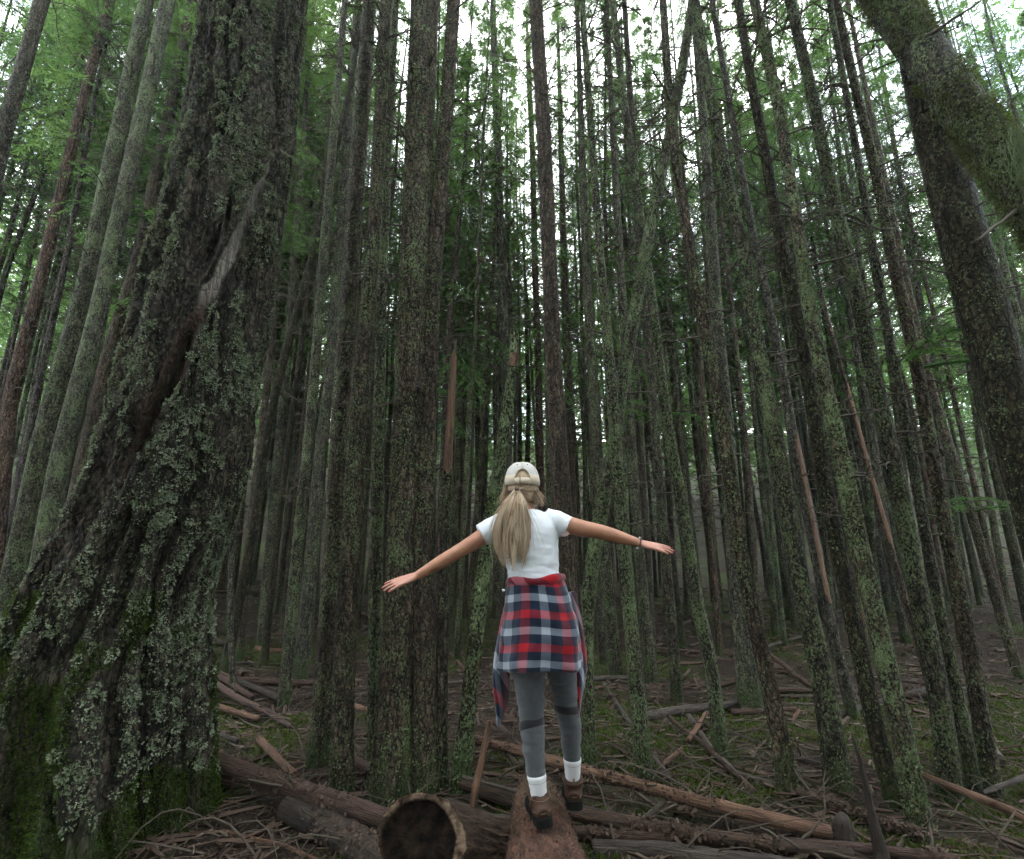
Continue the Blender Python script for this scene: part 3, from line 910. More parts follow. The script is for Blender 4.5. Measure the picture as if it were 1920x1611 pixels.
# ---- behind the walker
T_('straight grey-green trunk rising just above the leaning broken snag', [(948, 1000), (949, 700), (942, 536), (934, 300), (925, 57)], [21, 17, 12], 9.0, 'grey', 0.5)
T_('brown bare trunk rising directly behind the walker, thickest of the middle distance', [(1070, 1180), (1060, 1010), (1052, 875), (1039, 707), (1032, 536), (1020, 250), (1005, 17)], [37, 33, 30, 26], 6.0, 'brown', 0.2, sides=18)
T_('slim reddish trunk close beside the brown bare trunk behind the cap', [(1020, 1050), (1013, 875), (1009, 674), (1003, 500), (999, 302), (990, 100)], [16, 13, 10], 11.0, 'red', 0.15)
T_('slim reddish-grey trunk on the other side of the brown bare trunk', [(1078, 1050), (1070, 850), (1062, 640), (1055, 400), (1050, 200)], [17, 14, 10], 10.0, 'brown', 0.3)
T_('slender dark-green trunk behind the outstretched arm with the bracelet, near the shoulder', [(1128, 1150), (1115, 900), (1109, 707), (1099, 540), (1090, 300), (1085, 100)], [19, 16, 12, 10], 8.0, 'green', 0.6)
T_('mossy trunk standing beyond the bracelet wrist, foot on bare needles', [(1210, 1466), (1193, 1272), (1176, 1105), (1160, 900), (1145, 707), (1130, 540), (1112, 300), (1095, 60)], [36, 31, 29, 26, 22, 18, 14, 12], None, 'green', 0.8, flakes=3500)
T_('curved mossy trunk that leans across its straight neighbours behind the walker', [(1106, 1440), (1100, 1300), (1099, 1171), (1106, 1080), (1119, 1009), (1133, 925), (1150, 842), (1163, 741), (1193, 573), (1210, 470), (1235, 350), (1270, 180), (1300, 0)], [26, 28, 29, 27, 25, 22, 20], None, 'green', 0.85, name='leaning_tree', flakes=5000)
T_('dark-green trunk behind the curved leaning trunk, foot beyond the raised boot', [(1156, 1272), (1139, 1100), (1120, 850), (1105, 600), (1095, 350)], [27, 23, 17, 13], None, 'green', 0.65)
T_('straight green trunk between the curved trunk and the bracelet hand', [(1223, 1279), (1210, 1171), (1195, 1000), (1180, 775), (1160, 450), (1150, 250)], [25, 22, 17, 13], None, 'green', 0.65, boughs=[790])
T_('dim straight trunk rising just past the fingertips of the bracelet hand', [(1270, 1322), (1260, 1171), (1240, 950), (1220, 700), (1195, 400), (1180, 150)], [23, 20, 16, 12], None, 'green', 0.55)
T_('leaning lichen-flecked trunk past the bracelet hand, tilting towards the walker', [(1354, 1423), (1333, 1239), (1303, 1118), (1282, 960), (1258, 842), (1241, 720), (1220, 540), (1190, 335), (1166, 160)], [30, 27, 25, 22, 17, 14], None, 'green', 0.8, flakes=3000)
# ---- right half
T_('brownish trunk in front of the wide pale trunk beyond the bracelet hand', [(1481, 1489), (1461, 1373), (1424, 1205), (1400, 1105), (1380, 976), (1360, 842), (1340, 707), (1312, 573), (1297, 480), (1270, 335), (1253, 168), (1243, 0)], [42, 33, 30, 28, 24, 19, 15], None, 'brown', 0.55, flakes=3500, sides=18)
T_('wide pale grey-green trunk with spreading foot farther up the slope', [(1407, 1330), (1392, 1171), (1380, 1050), (1362, 800), (1345, 600), (1325, 300)], [48, 42, 34, 26, 20], None, 'grey', 0.6, flare=0.3, flakes=2000)
T_('sturdy mossy trunk with wide green foot beside long dark log', [(1575, 1482), (1548, 1305), (1521, 1171), (1495, 1076), (1481, 976), (1458, 842), (1431, 707), (1407, 573), (1401, 503), (1370, 369), (1350, 268), (1324, 134)], [52, 45, 40, 36, 32, 27, 23, 20], None, 'green', 0.75, flare=0.25, flakes=4500, sides=20)
T_('dark mossy trunk, thinner one just behind the sturdy trunk with wide green foot', [(1682, 1512), (1649, 1406), (1622, 1272), (1588, 1105), (1558, 976), (1535, 842), (1515, 707), (1488, 557), (1474, 503), (1448, 369), (1431, 268), (1411, 168), (1394, 67)], [42, 37, 34, 30, 25, 21, 18], None, 'dark', 0.4, flakes=1500)
T_('heavily lichened trunk, most crusted of the close row beyond the dark spike stump', [(1726, 1549), (1699, 1406), (1659, 1239), (1632, 1105), (1605, 1009), (1582, 875), (1558, 775), (1515, 573), (1508, 503), (1481, 335), (1454, 168), (1421, 33)], [48, 44, 42, 36, 30, 25, 21], None, 'brown', 0.85, flakes=7000, sides=20)
T_('straight dark-green trunk, nearest of the row to the moss-hung leaning tree', [(1779, 1500), (1776, 1406), (1756, 1272), (1726, 1138), (1696, 976), (1669, 842), (1639, 707), (1612, 573), (1578, 436), (1548, 302), (1521, 168), (1488, 33)], [50, 46, 42, 36, 32, 27, 22], None, 'green', 0.7, flakes=5000, sides=20)
T_('slim green trunk half hidden behind the straight dark-green trunk', [(1830, 1499), (1803, 1339), (1779, 1239), (1759, 1138), (1735, 1000), (1700, 800), (1660, 600), (1630, 420)], [33, 28, 24, 18], None, 'green', 0.65)
T_('brown slender trunk, last of the row before the frame edge', [(1861, 1494), (1833, 1305), (1803, 1130), (1776, 1009), (1756, 909), (1729, 741), (1699, 590), (1676, 503), (1645, 335), (1612, 201), (1582, 67)], [40, 36, 32, 27, 23, 19], None, 'brown', 0.6, flakes=3500, sides=18, boughs=[700])
T_('dead trunk with a long peeled orange streak between two mossy trunks', [(1592, 1310), (1548, 1138), (1535, 1071), (1484, 808), (1468, 707), (1441, 573), (1420, 480), (1400, 380)], [25, 23, 20, 16], 5.5, 'grey', 0.35, strip=(815, 1130, 0.85, -1.05))
T_('thin leaning snag of split orange wood with a broken top', [(1702, 1140), (1665, 1009), (1620, 850), (1582, 707), (1541, 557)], [15, 13, 11, 8], 6.0, 'brown', 0.2, name='broken_snag', snag=True, strip=(720, 1030, 1.1, -1.4))
T_('bluish-grey trunk farther back beside the thin split orange snag', [(1690, 1150), (1652, 942), (1635, 808), (1609, 674), (1580, 500), (1550, 330)], [20, 17, 13], 9.0, 'grey', 0.45, boughs=[640])
T_('dim trunk between the brown slender trunk and the thick bark of the edge tree', [(1870, 1130), (1830, 993), (1793, 875), (1759, 775), (1720, 620), (1690, 480)], [23, 20, 16], 7.0, 'brown', 0.5, boughs=[965])

# ---- the two big trees at the right edge
edge_tree = T_('thick rough-barked trunk at the frame edge, under the moss-hung leaning trunk',
               [(1990, 1100), (1952, 960), (1893, 760), (1822, 503), (1785, 369), (1752, 235), (1722, 101)], [122, 116, 108, 98, 88], 3.3, 'dark', 0.42, flakes=3000, sides=48, flare=0.2)

def build_leaning_mossy_tree():
    g = np.random.default_rng(77)
    pts = [(2330, 1010), (2160, 740), (2030, 535), (1917, 355), (1780, 168), (1655, -10)]
    Ys = [2.3, 2.45, 2.6, 2.75, 2.95, 3.15]
    ws = [100, 96, 90, 84, 78, 76]
    P = np.array([at(a, b, y) for (a, b), y in zip(pts, Ys)])
    Rr = np.array([0.44 * w * depth(p) / FPX for w, p in zip(ws, P)])
    d0 = norm(P[0] - P[1]); p = P[0].copy()
    while p[2] > gz(p[0], p[1]) - 0.1: p = p + d0 * 0.05
    top = P[-1] + norm(P[-1] - P[-2]) * 6.5
    P = np.concatenate([[p], P, [top]]); Rr = np.concatenate([[Rr[0] * 1.1], Rr, [0.05]])
    base = p + np.array([0, 0, 0.1])
    t = empty('leaning_tree', base)
    Ln, Rn = resample(P - base, Rr, 0.04)
    V, Q, T = trunk_geo(Ln, Rn, 48, g, 0.07, 0.15)
    me = make_mesh('trunk', V, Q, T, M_bark, True)
    tr = obj('trunk', me, t); tr.color = (0.07, 0.062, 0.05, 0.7)
    Nn = vnormals(me)
    n = len(Ln) * 48
    z = V[:n, 2]
    b = Bag()
    k = 46000
    pool = np.where((z > 1.0) & (z < 6.2))[0]
    ci = pool[g.integers(0, len(pool), k * 2)]
    m = fbm(V[ci] * np.array([4, 4, 4.0]) + 2, 3)
    ci = ci[m + 0.25 * Nn[ci][:, 2] > 0.44][:k]; k = len(ci)
    p0 = V[ci] + g.normal(0, 0.012, (k, 3)); nn = Nn[ci]
    dd = norm(nn * g.uniform(0.3, 1, k)[:, None] + g.normal(0, 0.45, (k, 3)) + np.array([0, 0, -0.45]))
    ln = g.uniform(0.012, 0.038, k)
    V4, Q4 = diamonds(p0, p0 + dd * ln[:, None], norm(np.cross(dd, g.normal(0, 1, (k, 3)))) * 0.0026)
    b.add(V4, Q4, a=np.repeat(g.random(k), 4))
    o = obj('moss', b.mesh('moss', M_moss_olive, False, 'rnd'), t); o['kind'] = 'stuff'
    # beard lichen hanging from the underside
    b = Bag()
    c0 = np.array([at(1872, 262, 2.75), at(1880, 285, 2.72), at(1866, 290, 2.74), at(1890, 330, 2.7)]) - base
    S = 6; kk = 170
    b0 = c0[g.integers(0, 4, kk)] + g.normal(0, 0.03, (kk, 3)); b0[:, 1] -= 0.10
    tt = np.linspace(0, 1, S)
    Lh = g.uniform(0.08, 0.30, kk)
    PP = b0[:, None, :] + np.array([0, 0, -1.0]) * (Lh[:, None] * tt)[..., None] + (g.normal(0, 0.006, (kk, S, 3)).cumsum(1))
    Vt, Qt = tubes(PP, np.full((kk, S), 0.0016))
    b.add(Vt, Qt, a=np.repeat(g.uniform(0.2, 0.9, kk), S * 3))
    o = obj('beard_lichen', b.mesh('beard_lichen', M_lichen_green, False, 'rnd'), t); o['kind'] = 'stuff'
    # bare branch sticking out below
    for a_, b_ in (((1905, 395), (1822, 458)), ((1735, 70), (1835, 5))):
        A = at(*a_, 2.72) - base; Bp = at(*b_, 2.5) - base
        PP = A + (Bp - A) * np.linspace(0, 1, 7)[:, None] + g.normal(0, 0.004, (7, 3))
        Vt, Qt, Tt = tube(PP, np.linspace(0.013, 0.005, 7), 7)
        obj('branch', make_mesh('branch', Vt, Qt, Tt, M_twig), t)
    cr = obj('crown', CROWNS[3], t); cr.location = [float(x) for x in Ln[-40]]; cr.rotation_euler = (0.1, -0.6, 1); cr.scale = (0.6, 0.6, 0.55)
    tag(t, 'thick leaning trunk shaggy with hanging olive moss crossing the upper corner', 'tree', None)
build_leaning_mossy_tree()

# ------------------------------------------------------------------ the dense stand behind
def straight_trunk_mesh(seed, H=17.0):
    g = np.random.default_rng(seed)
    z = np.concatenate([np.linspace(-0.3, 10, 46), np.linspace(10.5, H, 10)])
    wob = np.stack([np.interp(z, np.linspace(-1, H, 9), np.concatenate([[0, 0], g.normal(0, 0.07, 7).cumsum() * 0.6])) for _ in range(2)], -1)
    P = np.concatenate([wob, z[:, None]], 1)
    rad = 0.068 * (1 - np.clip(z, 0, H) / H * 0.93)
    V, Q, T = trunk_geo(P, rad, 12, g, 0.08, 0.25)
    return make_mesh('trunk', V, Q, T, M_bark, True), P, rad

VAR = []
for i in range(6):
    me, P, rad = straight_trunk_mesh(900 + i)
    g = np.random.default_rng(950 + i)
    db = dead_branch_geo(P, rad, g, 85, 1.5, 11.0, 1.15).mesh('dead_branches', M_twig, False)
    VAR.append((me, db))

SPOTS = []
hand = [(o.location.x, o.location.y) for o in scene.collection.objects if o.parent is None and o.type == 'EMPTY']
def forest_spots():
    g = np.random.default_rng(42)
    tries = 0
    arr = np.zeros((4000, 2)); cnt = len(hand); arr[:cnt] = hand
    out = []
    while len(out) < 1500 and tries < 26000:
        tries += 1
        y = 8.0 + (g.random() ** 0.62) * 28
        x = g.uniform(-1, 1) * (y * 1.12 + 1.5)
        md = 0.52 + 0.010 * y
        if (np.hypot(arr[:cnt, 0] - x, arr[:cnt, 1] - y) < md).any(): continue
        u = x / y
        if y < 10 and (abs(u - 0.02) < 0.05): continue
        arr[cnt] = (x, y); cnt += 1; out.append((x, y))
    out.sort(key=lambda p: p[0] ** 2 + p[1] ** 2)
    return out
SPOTS = forest_spots()
NEAR, FAR = SPOTS[:245], SPOTS[245:]

ZONES = [(-0.80, 'beyond the pale trunk by the frame edge'), (-0.52, 'uphill behind the lichen-covered giant'), (-0.36, 'behind the purplish dark stems'),
         (-0.20, 'behind the fused middle trunks'), (-0.06, 'between the peeled snag and the walker\'s cap'), (0.10, 'behind the walker\'s shoulders'), (0.24, 'behind the curved leaning trunk'),
         (0.42, 'past the bracelet hand'), (0.62, 'behind the sturdy mossy trunk'), (0.82, 'behind the close mossy row'), (9, 'behind the edge tree')]
LOOK = {'green': 'mossy green', 'brown': 'brown', 'grey': 'grey-green', 'red': 'reddish', 'dark': 'dark'}
def stand_label(u, kind, th):
    zone = next(z for b_, z in ZONES if u < b_)
    return ('thin ' if th < 0.9 else 'stout ' if th > 1.18 else 'slender ') + LOOK[kind] + ' background conifer ' + zone

# where the photograph shows open sky the crowns are thin: pixel, pixel, radius
GAPS = [(1060, 190, 115), (1170, 70, 95), (730, 290, 55), (1240, 260, 55), (1640, 190, 60), (950, 170, 45), (690, 190, 30),
        (1560, 90, 50), (1100, 310, 40), (1300, 100, 50), (1470, 60, 40), (1760, 30, 60)]
def px_of(p):
    d = depth(p); s = -p[1] * SP + (p[2] - CAMZ) * CP
    return 960 + FPX * p[0] / d, 805.5 - FPX * s / d
def in_gap(x, y, z0, z1):
    for z in np.linspace(z0, z1, 9):
        p = np.array([x, y, z]); a, b = px_of(p); w = 0.45 * FPX / depth(p)
        for gx_, gy_, gr_ in GAPS:
            if (a - gx_) ** 2 + (b - gy_) ** 2 < (gr_ * 1.05 + w) ** 2: return True
    return False
g_f = np.random.default_rng(5)
for i, (x, y) in enumerate(NEAR):
    t = empty('conifer_tree', (x, y, float(gz(x, y))))
    t.rotation_euler = (g_f.normal(0, 0.018), g_f.normal(0, 0.022), g_f.uniform(0, 6.28))
    hs = g_f.uniform(0.82, 1.12)
    th = g_f.uniform(0.65, 1.3)
    me, db = VAR[i % 6]
    kind_ = str(g_f.choice(['green', 'green', 'brown', 'grey', 'red', 'dark']))
    tr = obj('trunk', me, t); tr.scale = (th, th, hs)
    tr.color = (*[c * g_f.uniform(0.8, 1.15) for c in BARK[kind_]], float(g_f.uniform(0.35, 0.75)))
    o = obj('dead_branches', db, t); o.scale = (1, 1, hs); o.rotation_euler = (0, 0, g_f.uniform(0, 6.28)); o['kind'] = 'stuff'
    cb = g_f.uniform(6.0, 9.6) if g_f.random() < 0.6 else g_f.uniform(3.2, 6.0)
    c = obj('crown', CROWNS[int(g_f.integers(0, 5))], t)
    c.location = (0, 0, cb)
    c.rotation_euler = (0, 0, g_f.uniform(0, 6.28))
    ws = g_f.uniform(0.8, 1.15)
    if in_gap(x, y, t.location.z + cb, t.location.z + 17 * hs): ws *= 0.5
    c.scale = (ws, ws, (17 * hs - cb + 0.2) / 7.5)
    lab = stand_label(x / y, kind_, th)
    tag(t, lab, 'tree', 'background conifers of the dense stand')

# farther off the trunks merge into one mass of wood
def distant_forest():
    g = np.random.default_rng(61)
    b, f = Bag(), Bag()
    pts = FAR + [(g.uniform(-1, 1) * (yy * 1.2 + 4), yy) for yy in g.uniform(27, 62, 640)]
    for x, y in pts:
        z0 = float(gz(x, y)); H = g.uniform(14, 19)
        r = g.uniform(0.06, 0.115)
        lean = g.normal(0, 0.25, 2)
        zz = np.array([-0.3, 2, 5, 9, H])
        P = np.stack([x + lean[0] * (zz / H) ** 1.5, y + lean[1] * (zz / H), z0 + zz], -1)
        V, Q, T = tube(P, r * np.array([1.25, 1, 0.85, 0.6, 0.1]), 7, False)
        b.add(V, Q)
        # crown of sprays
        n = (300 if g.random() < 0.7 else 80) if y < 30 else 420
        zl = g.uniform(2.5, 8.0) if y < 30 else g.uniform(0.8, 4.5)
        if y < 30 and in_gap(x, y, z0 + zl, z0 + H): n = 50
        if y > 30: H = g.uniform(11, 17)
        h = g.random(n) ** 0.85
        nb = 34
        hb = g.random(nb); ab = g.random(nb) * 6.283
        k = g.integers(0, nb, n)
        rad = g.random(n) ** 0.6 * 1.9 * (1.05 - hb[k]) + 0.1
        a = ab[k] + g.normal(0, 0.22, n)
        c = np.stack([x + lean[0] * 0.7 + np.cos(a) * rad, y + np.sin(a) * rad, z0 + zl + hb[k] * (H - zl) - 0.25 * rad + g.normal(0, 0.10, n)], -1)
        d = norm(np.stack([np.cos(a), np.sin(a), g.uniform(-0.5, 0.2, n)], -1) + g.normal(0, 0.5, (n, 3)))
        ln = g.uniform(0.12, 0.34, n) * (1.0 if y < 30 else 1.55)
        V4, Q4 = diamonds(c, c + d * ln[:, None], norm(np.cross(d, g.normal(0, 0.4, (n, 3)) + np.array([0, 0, 1]))) * (ln * 0.14)[:, None])
        f.add(V4, Q4, a=np.repeat(g.random(n) * 0.5 + g.random() * 0.5, 4))
    t = empty('distant_forest', (0, 40, float(gz(0, 40))))
    off = np.array([0, 40, float(gz(0, 40))])
    b.V = [v - off for v in b.V]; f.V = [v - off for v in f.V]
    o = obj('far_trunks', b.mesh('far_trunks', M_bark, True), t); o.color = (0.14, 0.165, 0.09, 0.7); o['kind'] = 'stuff'
    o = obj('far_foliage', f.mesh('far_foliage', M_needles, False, 'rnd'), t); o['kind'] = 'stuff'
    tag(t, 'far conifer wood closing the view, trunks too dense to count', 'forest', None, 'stuff')
distant_forest()

def shading_wood():
    """unseen trees added around and behind the viewer to block low light"""
    g = np.random.default_rng(62)
    b, f = Bag(), Bag()
    k = 0
    while k < 165:
        x, y = g.uniform(-26, 26), g.uniform(-24, 0.3)
        if x * x + y * y < 6.0 or (y > -0.5 and abs(x) < 3.6): continue
        k += 1
        z0 = float(gz(x, y)); H = g.uniform(14, 18); r = g.uniform(0.07, 0.15)
        zz = np.array([-0.3, 2, 5, 9, H])
        V, Q, T = tube(np.stack([x + zz * 0, y + zz * 0, z0 + zz], -1), r * np.array([1.25, 1, 0.85, 0.6, 0.1]), 8, False); b.add(V, Q)
        n = 500; zl = g.uniform(3.0, 8.0) if k % 2 else g.uniform(0.4, 1.6); nb = 30  # every other crown starts near the floor, to stop light from the side
        hb = g.random(nb); ab = g.random(nb) * 6.283; q = g.integers(0, nb, n)
        rad = g.random(n) ** 0.6 * 1.7 * (1.05 - hb[q]) + 0.1; a = ab[q] + g.normal(0, 0.22, n)
        c = np.stack([x + np.cos(a) * rad, y + np.sin(a) * rad, z0 + zl + hb[q] * (H - zl) - 0.25 * rad + g.normal(0, 0.1, n)], -1)
        d = norm(np.stack([np.cos(a), np.sin(a), g.uniform(-0.5, 0.2, n)], -1) + g.normal(0, 0.5, (n, 3))); ln = g.uniform(0.25, 0.65, n)
        V4, Q4 = diamonds(c, c + d * ln[:, None], norm(np.cross(d, g.normal(0, 0.4, (n, 3)) + np.array([0, 0, 1]))) * (ln * 0.22)[:, None])
        f.add(V4, Q4, a=np.repeat(g.random(n), 4))
    t = empty('shading_forest', (0, -12, float(gz(0, -12)))); off = np.array(t.location)
    b.V = [v - off for v in b.V]; f.V = [v - off for v in f.V]
    o = obj('far_trunks', b.mesh('far_trunks', M_bark, True), t); o.color = (*BARK['green'], 0.6); o['kind'] = 'stuff'
    o = obj('far_foliage', f.mesh('far_foliage', M_needles, False, 'rnd'), t); o['kind'] = 'stuff'
    tag(t, 'unseen conifer wood added around and behind the viewpoint to block low light', 'forest', None, 'stuff')
shading_wood()

# ------------------------------------------------------------------ fallen logs and poles
def log_mesh(P, rad, mat, g, sides=16, rough=0.06, ends=True, bark=0.0):
    P, rad = resample(np.asarray(P, float), np.asarray(rad, float), max(0.012, min(0.03, float(np.min(rad)) * 0.5)))
    V, Q, T = tube(P, rad, sides, True)
    S = len(P); n = S * sides
    c = np.repeat(P, sides, 0); off = V[:n] - c
    k = 1 + (fbm(V[:n] * 6 + g.random() * 40, 3)[:, None] - 0.5) * 2 * rough + (fbm(V[:n] * np.array([34, 34, 34.0]), 3)[:, None] - 0.5) * rough * 2.2
    V[:n] = c + off * k
    seg = np.concatenate([[0], np.linalg.norm(np.diff(P, axis=0), axis=1).cumsum()])
    a = np.arange(sides) / sides
    circ = 2 * math.pi * float(np.mean(rad))
    tri = np.minimum(a, 1 - a) * 2 * circ
    uv = np.stack([np.broadcast_to(tri[None, :], (S, sides)), np.broadcast_to(seg[:, None], (S, sides))], -1).reshape(-1, 2)
    uv = np.concatenate([uv, [[0, 0], [0, 0]]])
    return make_mesh('wood', V, Q, T, mat, True, None, uv)

log_n = 0
def fallen(label, pts, w, mat, name='fallen_log', cat='log', group='fallen wood on the forest floor', lifts=None, stubs=0):
    """a fallen stem measured in photo pixels; each point lies on the ground, raised by lifts (m)"""
    global log_n
    log_n += 1
    g = np.random.default_rng(2000 + log_n)
    if lifts is None: lifts = [0.0] * len(pts)
    P, Rr = [], []
    for (px, py), ww, lf in zip(pts, np.interp(np.linspace(0, 1, len(pts)), np.linspace(0, 1, len(w)), w), lifts):
        p = on_ground(px, py, lf)
        r = 0.43 * ww * depth(p) / FPX
        P.append(p + np.array([0, 0, r * 0.35 + 0.01])); Rr.append(r)
    P = np.array(P); base = P.mean(0)
    me = log_mesh(P - base, Rr, mat, g, 16 if max(w) < 16 else 36, 0.09)
    t = empty(name, base) if stubs else None
    if t:
        o = obj('stem', me, t)
        L = P - base
        if max(w) >= 15:
            vv = np.array([v.co[:] for v in me.vertices]); vn = vnormals(me)
            V4, Q4, a4 = flakes_on(vv, vn, 900, g, 0.016, 5.0, 0.5, (1, 1, 1), 0.25)
            oo = obj('loose_bark', make_mesh('loose_bark', V4, Q4, None, M_litter, False), t); oo['kind'] = 'stuff'
        for k in range(stubs):
            f = g.uniform(0.1, 0.95)
            i = f * (len(L) - 1); j = int(i); q = L[j] + (L[min(j + 1, len(L) - 1)] - L[j]) * (i - j)
            d = norm(np.array([g.normal(), g.normal() * 0.6 - 0.3, abs(g.normal()) + 0.2]))
            r = float(np.interp(i, np.arange(len(Rr)), Rr))
            PP = q + d * np.linspace(r * 0.6, r + g.uniform(0.03, 0.22), 5)[:, None] + g.normal(0, 0.004, (5, 3))
            V, Q, T = tube(PP, np.linspace(0.008, 0.004, 5), 6)
            obj('branch_stub', make_mesh('branch_stub', V, Q, T, M_twig), t)
        tag(t, label, cat, group)
        return t
    o = obj(name, me); o.location = [float(x) for x in base]
    tag(o, label, cat, group)
    return o

F = fallen
F('long straight pole lying across the slope behind the walker\'s boots', [(887, 1392), (960, 1411), (1040, 1434), (1090, 1450), (1180, 1474), (1280, 1503), (1420, 1538), (1560, 1572)], [19, 20, 25, 29], M_log_orange, 'fallen_pole', 'pole', lifts=[.12, .12, .12, .12, .12, .1, .08, .05], stubs=3)
F('red-brown log sloping down from the giant\'s foot to the sawn log end', [(330, 1405), (420, 1446), (560, 1494), (680, 1533), (760, 1560)], [40, 42, 40], M_log_red, 'fallen_log', 'log', lifts=[.1, .1, .1, .1, .1], stubs=7)
F('thick dark rotten log with splintered end below the red-brown log', [(540, 1528), (600, 1560), (680, 1605), (760, 1660)], [52, 66, 74], M_log_dark, 'fallen_log', 'log', lifts=[.02, .02, .02, .02], stubs=2)
F('thin orange stick lying on the ground by the giant\'s mossy foot', [(425, 1566), (470, 1578), (530, 1590), (600, 1622)], [8, 9, 8], M_log_orange, 'fallen_stick', 'stick')
F('broad brown log in front of the thin pole, under the raised boot', [(1040, 1522), (1110, 1540), (1200, 1556), (1300, 1571), (1450, 1592), (1600, 1610)], [34, 30, 24, 20], M_log_brown, 'fallen_log', 'log', lifts=[.1, .08, .06, .05, .04, .03], stubs=3)
F('long reddish log along the bottom edge towards the dark spike stump', [(1070, 1566), (1180, 1574), (1300, 1580), (1460, 1588), (1640, 1601), (1800, 1620)], [20, 22, 22, 20], M_log_red, 'fallen_log', 'log', lifts=[.03] * 6, stubs=3)
F('thick log cut off by the bottom edge beside the walker\'s log', [(1110, 1598), (1230, 1604), (1360, 1622), (1500, 1640)], [30, 34, 36], M_log_grey, 'fallen_log', 'log')
F('bent grey-brown branch lying uphill, ending by the sturdy mossy trunk', [(1292, 1348), (1330, 1405), (1378, 1455), (1420, 1468), (1466, 1479)], [13, 14, 11], M_log_grey, 'fallen_branch', 'branch', stubs=3)
F('orange stick propped across the bent grey-brown branch', [(1290, 1394), (1306, 1370), (1325, 1340)], [11, 9], M_log_orange, 'fallen_stick', 'stick', lifts=[.02, .06, .1])
F('long thin dark log running behind the brownish trunk', [(1290, 1350), (1360, 1376), (1460, 1412), (1560, 1446)], [11, 12, 10], M_log_dark, 'fallen_log', 'log', stubs=3)
F('dark log between the dark spike stump and sturdy mossy trunk', [(1495, 1490), (1560, 1512), (1640, 1540), (1730, 1574)], [15, 16, 14], M_log_brown, 'fallen_log', 'log', lifts=[.04] * 4, stubs=2)
F('orange-brown pole sloping down to the frame edge past the row of trunks', [(1728, 1458), (1800, 1488), (1870, 1516), (1945, 1550)], [14, 17, 19], M_log_orange, 'fallen_pole', 'pole', lifts=[.1, .1, .1, .1])
F('grey branch meeting the orange-brown pole near the frame edge', [(1842, 1492), (1880, 1478), (1935, 1458)], [9, 12], M_log_grey, 'fallen_branch', 'branch', lifts=[.05, .08, .1])
F('bleached log lying level far up the slope, upper one', [(1455, 1309), (1520, 1310), (1625, 1312)], [8, 9, 7], M_log_grey, 'fallen_log', 'log')
F('bleached log lying level far up the slope, lower one', [(1455, 1322), (1530, 1325), (1600, 1323)], [8, 7], M_log_grey, 'fallen_log', 'log')
F('small orange splinter standing out beside a thin far stem', [(1485, 1358), (1492, 1345), (1499, 1334)], [7, 6], M_log_orange, 'fallen_stick', 'stick', lifts=[0, .05, .1])
F('reddish pole, longest of the crossed poles beside the giant', [(404, 1286), (450, 1316), (503, 1340), (545, 1366)], [13, 14, 9], M_log_red, 'fallen_pole', 'pole', lifts=[.08, .06, .05, .03], stubs=2)
F('orange pole, lowest of the crossed poles beside the giant', [(395, 1324), (440, 1339), (485, 1352)], [11, 12], M_log_orange, 'fallen_pole', 'pole', lifts=[.05, .04, .03])
F('purplish dark pole running to the foot of the slender green trunk', [(440, 1279), (480, 1295), (523, 1313)], [13, 12], M_log_dark, 'fallen_pole', 'pole', lifts=[.05] * 3)
F('short red pole, upper of the crossed poles beside the giant', [(412, 1272), (445, 1293), (474, 1312)], [12, 10], M_log_red, 'fallen_pole', 'pole', lifts=[.06] * 3)
F('dark stick sticking out from behind the giant above the red-brown log', [(380, 1373), (420, 1384), (446, 1394)], [12, 9], M_log_dark, 'fallen_stick', 'stick', lifts=[.05] * 3)
F('yellow-brown pole leaning down onto the red-brown log', [(486, 1390), (520, 1428), (552, 1462)], [14, 18], M_log_orange, 'fallen_pole', 'pole', lifts=[.08, .1, .12])
F('brown log between the leaning orange stick and the walker\'s log', [(868, 1476), (920, 1495), (985, 1516)], [26, 30, 30], M_log_brown, 'fallen_log', 'log', lifts=[.05] * 3)
F('thin grey pole lying on the brown log behind the leaning stick', [(868, 1462), (920, 1477), (975, 1490)], [8, 9], M_log_grey, 'fallen_pole', 'pole', lifts=[.12] * 3)
F('grey log end between the sawn log and the walker\'s log', [(885, 1538), (925, 1542), (975, 1547)], [17, 19], M_log_grey, 'fallen_log', 'log', lifts=[.04] * 3)
F('reddish stick behind the hanging plaid sleeve', [(925, 1352), (950, 1378), (980, 1408)], [9, 12], M_log_red, 'fallen_stick', 'stick', lifts=[.08, .06, .04])
F('brown stick lying uphill between the raised boot\'s leg and the mossy trunks', [(1131, 1284), (1160, 1328), (1186, 1366)], [8, 10], M_log_grey, 'fallen_stick', 'stick')
F('short pole pointing at the foot of the mossy trunk beyond the wrist', [(1213, 1408), (1240, 1442), (1262, 1475)], [10, 12], M_log_grey, 'fallen_pole', 'pole')
F('pale stick crossing the short pole beyond the mossy trunk', [(1242, 1438), (1260, 1424), (1280, 1408)], [10, 9], M_log_orange, 'fallen_stick', 'stick', lifts=[.02, .05, .08])
F('brown stick between the long pole and the broad brown log', [(1202, 1546), (1225, 1526), (1248, 1506)], [11, 10], M_log_grey, 'fallen_stick', 'stick', lifts=[.03, .05, .08])
F('brown broken pole visible through the gap between the middle trunks, upper', [(662, 1327), (680, 1332), (696, 1337)], [11, 11], M_log_orange, 'fallen_pole', 'pole', lifts=[.1] * 3)
F('brown broken pole visible through the gap between the middle trunks, lower', [(655, 1425), (675, 1437), (700, 1450)], [15, 17], M_log_red, 'fallen_pole', 'pole', lifts=[.1] * 3)
F('orange log lying level in the hollow behind the slender green trunk', [(478, 1218), (510, 1223), (560, 1226)], [10, 11], M_log_orange, 'fallen_log', 'log')
